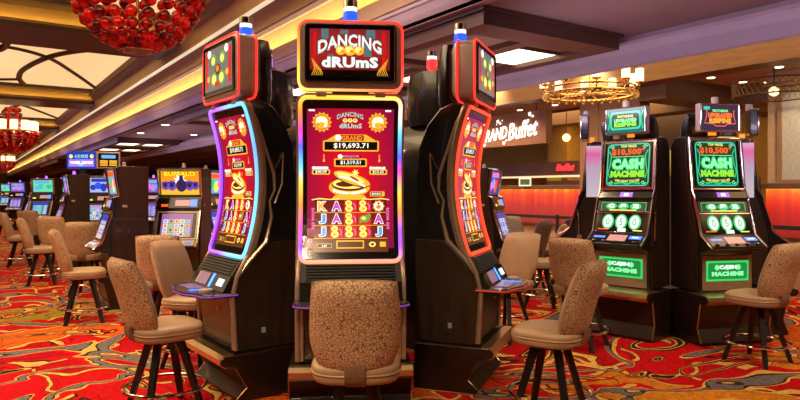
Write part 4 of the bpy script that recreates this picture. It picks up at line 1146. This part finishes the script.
# ------------------------------------------------------------------ upright cabinets of the left banks
def make_upright(label, x, y, rz, style, group='upright slot machines on the left', sign=None, h=1.8):
    t = thing('slot_machine', label, 'slot machine', (x, y, 0), rz, group)
    s = style
    q = MB(); q.prism([(-.42, 0), (.10, 0), (.12, .03), (.06, .1), (.12, .34), (.18, .36), (.19, .40), (.16, .42), (-.42, .42)], -.33, .33, M_woodb); bb = q.build('base', t, bevel=.005, ang=25)
    q = MB(); q.prism([(.12, .352), (.184, .352), (.196, .38), (.192, .405), (.16, .426), (.1, .426)], -.328, .328, M_gold); q.build('bullnose_edge', bb)
    q = MB(); q.prism([(-.42, .42), (.05, .42), (.06, .70), (.24, .74), (.24, .77), (.14, .84), (.02, 1.22), (.04, 1.25), (.0, 1.40), (-.06, 1.42), (-.02, 1.78), (-.06, 1.80), (-.42, 1.80)], -.29, .29, M_black); q.build('cabinet', t, bevel=.006, ang=25)
    for sx in (-1, 1):
        a, c = sorted((sx * .29, sx * .302)); q = MB(); q.prism([(-.415, .43), (.03, .43), (.03, .72), (.02, 1.0), (-.03, 1.25), (-.06, 1.5), (-.05, 1.79), (-.415, 1.79)], a, c, M_woodd); q.build('side_panel', t, smooth=False)
        q = MB(); q.box(min(sx * .302, sx * .306), max(sx * .302, sx * .306), .10, .16, 1.28, 1.31, M_bez); q.build('side_vent', t, smooth=False)
        q = MB(); q.tube([(sx * .297, .0, 1.78), (sx * .297, .055, 1.42), (sx * .297, -.005, 1.40), (sx * .297, -.04, 1.24), (sx * .297, -.02, 1.22), (sx * .297, -.14, .84), (sx * .297, -.24, .76)], .014, M_chrome, 6); q.build('front_side_trim', t)
    at, L = front_map((-.055, 1.43), (-.02, 1.775)); q = MB(); s['top'](q, at, L, .52); tag(q.build('upper_screen', t, smooth=False), s.get('tl'))
    q = MB(); q.decal(frame(.575, L, .022, .01, 0, L / 2), M_smoke, at(.004)); q.build('upper_frame', t, smooth=False)
    at2, L2 = front_map((.042, 1.26), (.002, 1.39)); q = MB(); q.decal(rect(.55, L2, 0, L2 / 2), U_blk, at2(.003)); q.decal(rect(.20, L2 * .6, .06, L2 / 2), U_pk, at2(.005)); q.decal(rect(.09, L2 * .7, .21, L2 / 2), U_blue, at2(.005)); q.decal(rect(.09, L2 * .25, -.18, L2 * .25), U_or if s.get('or') else U_yel, at2(.005)); q.build('middle_strip', t, smooth=False)
    at3, L3 = front_map((.142, .845), (.022, 1.215)); q = MB(); s['low'](q, at3, L3, .50); q.build('lower_screen', t, smooth=False)
    q = MB(); q.decal(frame(.56, L3, .02, .01, 0, L3 / 2), M_smoke, at3(.004)); q.build('lower_frame', t, smooth=False)
    at4, L4 = front_map((.235, .775), (.15, .838)); q = MB(); q.decal(rect(.55, L4, 0, L4 / 2), M_bez, at4(.002)); q.build('button_panel', t, smooth=False)
    for k in range(5):
        c3 = at4(.004)(-.2 + .1 * k, L4 * .5); q = MB(); q.lathe([(.025, 0), (.025, .01), (.018, .014)], (U_blue, U_wht, U_pk, U_wht, U_cyan if False else U_blue)[k], 10, c3); q.build('button', t)
    q = MB(); q.lathe([(.03, 1.80), (.03, 1.82), (.024, 1.825), (.024, 1.86), (.02, 1.865)], K_violet if s.get('vk') else M_bez, 12, (0, .18, 0)); q.build('candle', t)
    if sign:
        q = MB(); q.box(-.04, .04, .16, .24, 1.80, 1.96, M_blackm); q.build('sign_post', t, smooth=False)
    return t

def top_buffalo(b, at, L, w):
    D = lambda sh, m, l: b.decal(sh, m, at(l)); c = L / 2
    D(rect(w, L, 0, c), glow('sunset_orange', (.85, .30, .015), 1.0), .003)
    D(rect(w, L * .2, 0, L * .12), glow('sunset_gold', (.9, .5, .03), 1.0), .005)
    D(text('BUFFALO', .075, 0, c + L * .33, w=w * .84, bold=.08), glow('title_brown', (.25, .06, 0), .6), .005); D(text('BUFFALO', .066, 0, c + L * .33, w=w * .82, bold=.04), glow('title_yellow', (1, .72, .02), 1.2), .007)
    D(burst(.09, .05, 9, 0, c + L * .08), G_white, .006)
    dk = glow('herd_dark', (.03, .02, .12), .8); vi = glow('herd_violet', (.16, .08, .55), .9)
    for cx, r in ((-.20, .06), (-.11, .07), (.02, .085), (.13, .07), (.21, .06)):
        D(disc(r * .85, r, cx, c - L * .12), vi if abs(cx) > .05 else dk, .007 if abs(cx) > .05 else .009); D(disc(r * .45, r * .5, cx, c - L * .10), dk, .010)
        D(stroke([(cx - r * .7, c + r * .25 - L * .04), (cx, c + r * .05 - L * .05), (cx + r * .7, c + r * .25 - L * .04)], .014), dk, .011)
    D(disc(.03, .07, .02, c + L * .10), dk, .010)
def grid_low(cols, cells, bg):
    def f(b, at, L, w):
        D = lambda sh, m, l: b.decal(sh, m, at(l))
        D(rect(w, L, 0, L / 2), U_blk, .003); D(rect(w * .84, L * .82, 0, L / 2), bg, .005)
        rnd = random.Random(3)
        for i in range(5):
            for j in range(4):
                cx, cz = -w * .30 + w * .15 * i, L * .17 + L * .155 * j
                D(rect(w * .135, L * .14, cx, cz), cells[(i * 2 + j * 3) % len(cells)], .007)
                D(disc(w * .04, L * .045, cx, cz, 8), cols[(i + j * 2) % len(cols)], .009)
    return f
def top_splash(bg, cols, title):
    def f(b, at, L, w):
        D = lambda sh, m, l: b.decal(sh, m, at(l)); c = L / 2
        D(rect(w, L, 0, c), bg, .003)
        for k, cc in enumerate(cols):
            D(disc(w * (.12 + .03 * (k % 2)), L * (.17 + .04 * (k % 3)), -w * .32 + w * .64 * (k / max(1, len(cols) - 1)), c - L * .14 + L * .1 * (k % 2)), cc, .005 + .001 * k)
        if title: D(text(title, L * .2, 0, c + L * .30, w=w * .8, bold=.07), G_yel, .014)
        else: D(rrect(w * .75, L * .2, .02, 0, c + L * .30), cols[0], .014)
    return f
g_lil = glow('lilac', (.45, .35, .75), .9); g_sky = glow('sky', (.15, .45, .85), 1.0); g_navy = glow('deep_blue', (.02, .05, .45), 1.0); g_mint = glow('mint', (.15, .75, .5), 1.0); g_paper = glow('cell_paper', (.7, .72, .65), .9)
S_buf = dict(top=top_buffalo, low=grid_low([U_or, U_grn, U_blue, G_brown], [g_paper, glow('cell_cream', (.75, .6, .45), .9), glow('cell_green', (.35, .5, .3), .9)], glow('dusk_violet', (.35, .14, .4), .8)), tl='orange sunset screen with a dark buffalo herd', **{'or': 1})
S_blu = dict(top=top_splash(glow('pale_blue', (.4, .5, .85), 1.0), [g_navy, glow('royal', (.03, .08, .8), 1.1), g_navy, g_navy], None), low=grid_low([U_grn, g_navy, U_yel], [g_sky, g_lil, g_paper], g_lil), tl='pale screen with dark blue shapes')
S_mix = dict(top=top_splash(g_mint, [g_sky, U_teal, g_mint, U_grn], None), low=grid_low([U_grn, g_navy], [g_sky, g_mint, g_paper], g_navy), tl='teal screen', vk=1)
S_vio = dict(top=top_splash(glow('bright_violet', (.3, .1, .7), 1.0), [g_sky, G_pink, g_lil, U_blue], None), low=grid_low([G_pink, g_navy], [g_lil, g_sky], glow('violet2', (.25, .08, .5), .9)), tl='violet screen', vk=1)
S_edge = dict(top=top_splash(g_sky, [U_or, U_grn, U_yel, G_pink], None), low=grid_low([U_or, G_gold], [g_paper, g_sky], g_navy), tl='bright side-on screen')

def up_cam(label, px_, zc, theta, style, **k):
    x, y = cw((px_ - 400) / 640 * zc, zc); return make_upright(label, x, y, heading(theta), style, **k)
LEFT = -PI / 2   # front towards -X
END = 0.0        # front towards -Y
make_upright('dark upright slot machine seen from its side, left of the buffalo machine', 1.50, 8.98, LEFT, S_edge)
up_cam('slot machine with an orange buffalo sunset screen, between the left stools and the pod', 179, 8.6, 2, S_buf)
up_cam('dark slot machine turned away at the right of the buffalo machine', 216, 9.5, -70, S_edge)
make_upright('dark side-on slot machine under the blue sign boxes, second bank on the left', 1.50, 13.85, LEFT, S_vio)
up_cam('slot machine with pale blue screen between the two dark side-on cabinets', 100, 13.4, 2, S_blu)
up_cam('bright teal and violet slot machine facing the viewer beyond the left stools', 42, 16.5, 4, S_mix)
make_upright('side-on slot machine left of the teal and violet one', 1.5, 22.0, LEFT, S_vio)
up_cam('small far slot machine with violet screen at the left edge, nearer of two', 17, 24.0, 4, S_vio)
up_cam('small far slot machine at the left edge, farther of two', 6, 31.0, 4, S_mix)
up_cam('violet lit slot machine far behind the side-on cabinet under the violet ceiling', 60, 18.5, -14, S_mix)
# machine standing behind the right curved one
up_cam('slot machine behind the right curved one, side-on with a blue and pink screen', 497, 8.9, -68, dict(top=top_splash(g_navy, [G_pink, U_blue, U_or, G_red], None), low=grid_low([g_navy, G_pink], [g_sky, g_paper], g_navy), tl='blue and pink screen'))
up_cam('tall slot machine with a blue screen seen between the left and central curved ones', 291, 12.5, 8, S_mix)
up_cam('far slot machine behind the top of the buffalo machine', 150, 15.5, 6, S_vio); up_cam('far slot machine behind the left curved machine', 226, 13.0, 6, S_mix)

# blue sign boxes over the second bank, amber lit box over the buffalo bank
def sign_box(label, px_, py0, py1, wpx, zc, theta, edge, draw):
    x, y = cw((px_ - 400) / 640 * zc, zc); z0 = E - (py1 - 190) / 640 * zc; z1 = E - (py0 - 190) / 640 * zc; w = wpx / 640 * zc
    t = thing('lit_sign_box', label, 'sign', (x, y, 0), heading(theta), 'lit sign boxes over the slot banks')
    q = MB(); q.box(-w / 2, w / 2, 0, .12, z0, z1, edge); q.build('box', t, bevel=.01, smooth=False)
    at, L = front_map((0, z0 + .03), (0, z1 - .03)); q = MB(); draw(q, at, L, w - .07); q.build('sign_face', t, smooth=False)
    q = MB(); q.box(-.05, .05, .02, .10, 1.78, z0, M_blackm); q.build('post', t, smooth=False)
def dr_blue(b, at, L, w):
    D = lambda sh, m, l: b.decal(sh, m, at(l)); c = L / 2
    D(rect(w, L, 0, c), g_navy, .003); D(rect(w * .96, L * .52, 0, L * .29), glow('sign_violet', (.42, .22, .85), 1.0), .005)
    D(text('4 X PAYS', L * .26, 0, L * .76, w=w * .5, bold=.06), G_cyan, .006)
    for sx in (-1, 1): D(disc(w * .07, L * .14, sx * w * .39, L * .76), G_yel, .006)
    D(text('WHEEL BONUS', L * .2, 0, L * .32, w=w * .86, bold=.06), G_white, .007); D(poly([(-w * .2, L * .28), (w * .2, L * .28), (0, L * .05)]), G_cyan, .006)
def dr_gold(b, at, L, w):
    D = lambda sh, m, l: b.decal(sh, m, at(l)); c = L / 2
    D(rect(w, L, 0, c), U_blk, .003); D(rrect(w * .7, L * .25, .02, 0, L * .76), g_sky, .005)
    for sx in (-1, 1):
        for z in (.14, .30, .44): D(rect(w * .38, L * .10, sx * w * .23, L * z), G_gold, .005)
sign_box('blue edged lit sign box on posts over the second left bank', 81.5, 151.5, 168.5, 31, 13.2, 4, g_navy, dr_blue)
sign_box('grey edged lit sign box with gold rows, right of the blue sign box', 108.5, 152, 168.5, 22, 13.1, -28, M_bez, dr_gold)
for px_, lab in ((122, 'leftmost'), (138, 'middle'), (214, 'rightmost')):
    pass

# ------------------------------------------------------------------ more stools
PROTO_NAVY = make_stool('navy backed stool seen side-on beyond the pod, right of the leather stools', M_greyl, M_navy, M_navy)
def st(px_, zc, fx, fz, label, proto=None): return stool((px_ - 400) / 640 * zc, zc, fx, fz, label, proto)
st(194, 5.5, .90, -.25, 'leather fronted stool behind the left curved machine deck, its smooth side to the viewer')
st(166, 6.6, -.05, 1, 'patterned back stool in front of the buffalo slot machine')
st(84, 7.3, .86, .45, 'tan stool at the dark side-on machine, third from the left pod in the row')
st(88, 9.2, -.08, 1, 'small patterned back stool facing the pale blue screen machine')
st(42, 10.2, .86, .45, 'small tan stool in the left row, just beyond the one at the dark cabinet')
st(57, 11.0, -.1, 1, 'small patterned back stool facing away in the left distance, right of the row')
st(20, 12.6, .86, .40, 'small tan stool in the left row, second beyond the one at the dark cabinet')
st(33, 14.2, -.1, 1, 'small patterned back stool before the bright teal and violet machine')
st(4, 18.0, .86, .40, 'far small stool at the left edge of the picture')
st(507, 6.45, -.68, -.62, 'leather fronted stool behind the right curved machine deck, smooth side to the viewer')
st(581, 6.15, .62, .78, 'patterned back stool at the left green slot machine, behind the foreground right stool')
st(540, 8.3, -.9, .25, 'tan stool between the leather fronted and patterned ones, farther away')
x, y = cw((549 - 400) / 640 * 9.9, 9.9); PROTO_NAVY.location = (x, y, 0); PROTO_NAVY.rotation_euler = (0, 0, face_dir(-.95, .3))
PROTO_GREY = make_stool('far grey leather stool before the glowing counter, left one of two', M_greyl, M_greyl, M_greyl)
x, y = cw((516 - 400) / 640 * 10.6, 10.6); PROTO_GREY.location = (x, y, 0); PROTO_GREY.rotation_euler = (0, 0, face_dir(.3, -1))
st(528, 9.5, -.75, .55, 'dark grey stool beside the far side-on machine, right one of two', PROTO_GREY)
st(757, 5.62, -.50, .87, 'tan stool at the right green slot machine near the right picture edge')
# ------------------------------------------------------------------ chandeliers
M_bead = None
def bead_mat():
    m, nt, b = new_mat('ruby_glass_bead')
    b.inputs['Roughness'].default_value = .08; b.inputs['Coat Weight'].default_value = .15
    tc = N(nt, 'ShaderNodeTexCoord'); no = N(nt, 'ShaderNodeTexNoise'); no.inputs['Scale'].default_value = 5.5; no.inputs['Detail'].default_value = 2
    nt.links.new(tc.outputs['Object'], no.inputs['Vector'])
    r = ramp(nt, [(.36, (.06, .0003, .001)), (.52, (.40, .001, .003)), (.68, (.95, .012, .008))]); nt.links.new(no.outputs['Fac'], r.inputs['Fac']); nt.links.new(r.outputs['Color'], b.inputs['Base Color'])
    nt.links.new(r.outputs['Color'], b.inputs['Emission Color']); b.inputs['Emission Strength'].default_value = .09
    return m
M_bead = bead_mat()
M_lamp = glow('chandelier_shade_glow', (1, .72, .38), 2.2)
def red_chandelier(label, x, y, zb, R=1.06, n=20, seg=(12, 8)):
    t = thing('bead_chandelier', label, 'chandelier', (x, y, zb), 0, 'red bead chandeliers')
    H = 1.30 if n == 20 else .72
    for k in range(n):
        a = 2 * PI * k / n; q = MB(); m_ = 9
        for j in range(m_):
            f = (j + .5) / m_; ang = f * PI / 2
            r = .10 + (R - .10) * math.sin(ang) ** .95; z = .10 + H * (1 - math.cos(ang))
            rr = .100 * (.72 + .42 * f)
            q.ball((r * math.cos(a), r * math.sin(a), z), rr, M_bead, seg[0], seg[1])
        q.build('bead_strand', t)
    q = MB(); q.tube([(R * math.cos(2 * PI * i / 48), R * math.sin(2 * PI * i / 48), H + .16) for i in range(48)], .035, M_brass, 8, closed=True); q.build('rim_ring', t)
    q = MB(); q.lathe([(.02, -.06), (.16, -.02), (.2, .06), (.05, .09)], M_smoke, 20); q.tube([(.28 * math.cos(a), .28 * math.sin(a), .02) for a in [2 * PI * i / 24 for i in range(24)]], .012, M_chrome, 6, closed=True); q.build('bottom_finial', t)
    for k in range(12):
        a = 2 * PI * k / 12; q = MB(); q.lathe([(.12, H + .20), (.14, H + .24), (.14, H + .56), (.12, H + .58)], M_lamp, 14, (R * .9 * math.cos(a), R * .9 * math.sin(a), 0)); q.build('lamp_shade', t)
    q = MB()
    for k in range(6):
        a = 2 * PI * k / 6
        for j in range(5): q.ball((.35 * (1 - .1 * j) * math.cos(a), .35 * (1 - .1 * j) * math.sin(a), H + .2 + .21 * j), .105, M_bead, 10, 6)
    q.build('crown_beads', t)
    q = MB(); q.tube([(0, 0, .1), (0, 0, E + 3.58 - zb)], .03, M_brass, 8); q.lathe([(.25, E + 3.54 - zb), (.25, E + 3.6 - zb)], M_brass, 20); q.build('stem', t)
    return t
x, y = cw(-.41 * 10.6, 10.6)
red_chandelier('large red glass bead chandelier at the upper left, nearest of three', x, y, E + 2.28)
x, y = cw(-.605 * 26, 26)
red_chandelier('middle sized red bead chandelier at the left edge, second of three', x, y, E + 1.5, R=.86, n=18, seg=(8, 6))
x, y = cw(-.621 * 52, 52)
red_chandelier('tiny farthest red bead chandelier at the left edge', x, y, E + 1.45, R=.82, n=14, seg=(6, 5))

# gold ring chandelier with candle shades beside the buffet beam
M_cup = glow('cream_candle_shade', (1, .70, .34), 2.6)
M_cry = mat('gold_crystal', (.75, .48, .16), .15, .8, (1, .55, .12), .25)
cx, cy = cw((590 - 400) / 640 * 10.0, 10.0)
g = thing('ring_chandelier', 'gold ring chandelier with cream candle shades under the lavender crown', 'chandelier', (cx, cy, 2.98))
R = .69
q = MB(); q.tube([(R * math.cos(2 * PI * i / 48), R * math.sin(2 * PI * i / 48), 0) for i in range(48)], .028, M_brass, 8, closed=True); q.tube([(R * .98 * math.cos(2 * PI * i / 48), R * .98 * math.sin(2 * PI * i / 48), .10) for i in range(48)], .016, M_brass, 8, closed=True); q.build('ring', g)
q = MB()
for i in range(60):
    a = 2 * PI * i / 60; q.ball((R * 1.02 * math.cos(a), R * 1.02 * math.sin(a), -.035 + .03 * (i % 2)), .024, M_cry, 6, 4)
for i in range(30):
    a = 2 * PI * i / 30; q.ball((R * .55 * math.cos(a), R * .55 * math.sin(a), -.03), .022, M_cry, 6, 4)
tag(q.build('crystal_drops', g), kind='stuff')
q = MB()
for i in range(6):
    a = PI * i / 6; q.tube([(R * math.cos(a), R * math.sin(a), .02), (-R * math.cos(a), -R * math.sin(a), .02)], .008, M_brass, 6)
q.tube([(0, 0, .02), (0, 0, .86)], .014, M_brass, 8); q.build('spokes', g)
for i in range(10):
    a = 2 * PI * (i + .3) / 10; px0, py0 = R * 1.0 * math.cos(a), R * 1.0 * math.sin(a)
    q = MB(); q.tube([(px0, py0, .0), (px0 * 1.06, py0 * 1.06, .06), (px0 * 1.06, py0 * 1.06, .14)], .01, M_brass, 6); q.lathe([(.02, .12), (.065, .14), (.07, .155)], M_brass, 14, (px0 * 1.06, py0 * 1.06, 0)); arm = q.build('candle_arm', g)
    q = MB(); q.lathe([(.055, .155), (.060, .17), (.060, .35), (.055, .355)], M_cup, 14, (px0 * 1.06, py0 * 1.06, 0)); q.build('candle_shade', arm)
M_lattice = mat('bronze_lattice', (.20, .12, .05), .4, .5)
# drum pendant in the buffet at the far right
dx, dy = ceil_pt(770, 70, E + 1.86)
x0, y0 = cw((774 - 400) / 640 * 9.35, 9.35)
d = thing('drum_pendant', 'brown perforated drum pendant on a rod above the rightmost green slot machine', 'pendant lamp', (x0 , y0, E + 1.36))
q = MB(); q.tube([(0, 0, .2), (0, 0, .50)], .012, M_beam, 8); q.lathe([(.09, .485), (.09, .5)], M_beam, 16); q.build('rod', d)
n = 40
q = MB()
for i in range(44):
    a0 = 2 * PI * i / 44
    for sg_ in (-1, 1):
        q.tube([(.55 * math.cos(a0 + sg_ * f * .22), .55 * math.sin(a0 + sg_ * f * .22), .22 * f) for f in (0, .5, 1)], .0045, M_lattice, 4)
q.build('drum_shade', d)
q = MB()
for zz in (0, .22): q.tube([(.55 * math.cos(2 * PI * i / n), .55 * math.sin(2 * PI * i / n), zz) for i in range(n)], .012, M_beam, 6, closed=True)
q.tube([(-.55, 0, .2), (.55, 0, .2)], .008, M_beam, 6); q.tube([(0, -.55, .2), (0, .55, .2)], .008, M_beam, 6); q.build('rim', d)
q = MB(); q.ball((0, 0, .08), .07, M_cup, 12, 8); q.tube([(0, 0, .12), (0, 0, .22)], .012, M_beam, 6); q.build('bulb', d)
# small globe lamp at the sign
gx, gy = cw((576 - 400) / 640 * 12.0, 12.0)
gl = thing('globe_lamp', 'small glowing faceted globe lamp between the buffet sign and the column', 'lamp', (gx - .15, gy + .1, E + .98)); q = MB(); q.ball((0, 0, 0), .075, glow('globe_glow', (1, .72, .35), 2.0), 14, 10); q.build('globe', gl)
q = MB(); q.tube([(0, 0, .1), (0, 0, .86)], .008, M_blackm, 6); q.build('rod', gl)

# ------------------------------------------------------------------ lamps
def area(name, loc, sx, sy, energy, col, rot=(0, 0, 0)):
    L = bpy.data.lights.new(name, 'AREA'); L.shape = 'RECTANGLE'; L.size = sx; L.size_y = sy; L.energy = energy; L.color = col
    o = bpy.data.objects.new(name, L); COL.objects.link(o); o.location = loc; o.rotation_euler = rot
    return o
def spot(name, loc, target, energy, col, ang=70, blend=.8, r=.12):
    L = bpy.data.lights.new(name, 'SPOT'); L.energy = energy; L.color = col; L.spot_size = math.radians(ang); L.spot_blend = blend; L.shadow_soft_size = r
    o = bpy.data.objects.new(name, L); COL.objects.link(o); o.location = loc
    o.rotation_euler = (Vector(target) - Vector(loc)).to_track_quat('-Z', 'Y').to_euler()
    return o
WARM = (1, .72, .43); AMB = (1, .62, .28)
area('bay_fill', (-1.2, 5.2, E + 3.5), 6.5, 7.0, 620, WARM)  # fill light added out of view above the camera to light the bay
for k in range(0, 5):
    for xx, dy in ((2.6, 4.0), (-.5, 7.0), (2.6, 9.6)):
        yy = P0 + PER * k + dy
        spot('bay_fill_spot', (xx, yy, E + 3.45), (xx + .2, yy, 0), 260, WARM, 140, .6, .08)  # small fill spots added under the panels to brighten the bays
# recessed spots in the ceiling over the carpet and the stools
def sp(xc, zc, z, tx, tz, tzz, e, col=WARM, ang=60, r=.12):
    a = cw(xc, zc); b = cw(tx, tz); return spot('ceiling_spot', (a[0], a[1], z), (b[0], b[1], tzz), e, col, ang, .9, r)
sp(-.7, .6, 3.3, -.25, 3.5, .75, 330, WARM, 50)
sp(-2.6, 2.4, 3.42, -1.6, 4.4, .5, 150, WARM, 60)
sp(2.4, 2.6, 3.42, 1.1, 4.4, .5, 150, WARM, 60)
sp(3.0, 3.0, 3.42, 3.0, 5.2, 0, 260, WARM, 75)
sp(-3.6, 4.5, 3.42, -2.6, 6.2, .3, 200, WARM, 70)
sp(1.6, 5.4, 3.42, 1.2, 6.6, .3, 170, WARM, 70)
sp(3.6, 4.4, 3.42, 3.2, 6.0, .6, 110, WARM, 60)
# unseen floating strip lights, added to tint the taupe ceiling and crowns violet
area('left_crown_wash', (3.3, 22, E + 2.0), .1, 44, 105, (.58, .42, 1.0), (0, math.radians(-105), 0))
area('right_crown_wash', (5.2, 12, E + .9), .1, 34, 230, (.90, .72, .95), (0, math.radians(-125), 0))
# buffet
for yy in (3.0, 9.5):
    area('buffet_lamp', (12, yy, E + 1.80), 2.5, 4, 260, AMB)
x, y = ceil_pt(714, 72, E + 1.85)
spot('buffet_spot', (10.2, 3.6, E + 1.8), (10.2, 3.6, 0), 60, WARM, 110, .9)
spot('column_fill', (8.75, 7.4, E + 2.2), (9.7, 7.4, 1.6), 230, WARM, 120, .9)  # added in the recess to brighten the column
spot('sign_fill', (8.7, 9.8, E + 2.2), (9.6, 9.9, E + 1.1), 110, WARM, 100, .9)  # added in the recess to lift the dark sign board
area('recess_lamp', (8.2, 6, E + 2.28), 1.2, 16, 260, AMB)

spot('bar_fill', (8.4, 10.2, E + 2.2), (10.0, 10.4, .5), 260, WARM, 120, .9)  # added to brighten the plinth and counter front
spot('bar_fill', (9.6, 4.2, E + 1.7), (10.5, 4.3, 1.9), 130, WARM, 120, .9)  # added to brighten the right counter and damask panel
w = bpy.data.worlds.new('world'); sc.world = w; w.use_nodes = True
bg = w.node_tree.nodes['Background']; bg.inputs[0].default_value = (.25, .17, .12, 1); bg.inputs[1].default_value = .3

# ------------------------------------------------------------------ camera
cam = bpy.data.cameras.new('camera'); cam.sensor_width = 36; cam.lens = 640 / 800 * 36; cam.shift_y = -10 / 800
cam.clip_start = .05; cam.clip_end = 300
co = bpy.data.objects.new('camera', cam); COL.objects.link(co); co.location = (0, 0, EYE); co.rotation_euler = (PI / 2, 0, -YAW)
sc.camera = co
sc.view_settings.view_transform = 'Standard'
sc.view_settings.look = 'None'
sc.view_settings.exposure = 0.0
sc.cycles.max_bounces = 6; sc.cycles.diffuse_bounces = 3; sc.cycles.glossy_bounces = 3; sc.cycles.transmission_bounces = 2
sc.cycles.use_denoising = True
sc.cycles.sample_clamp_indirect = 4.0
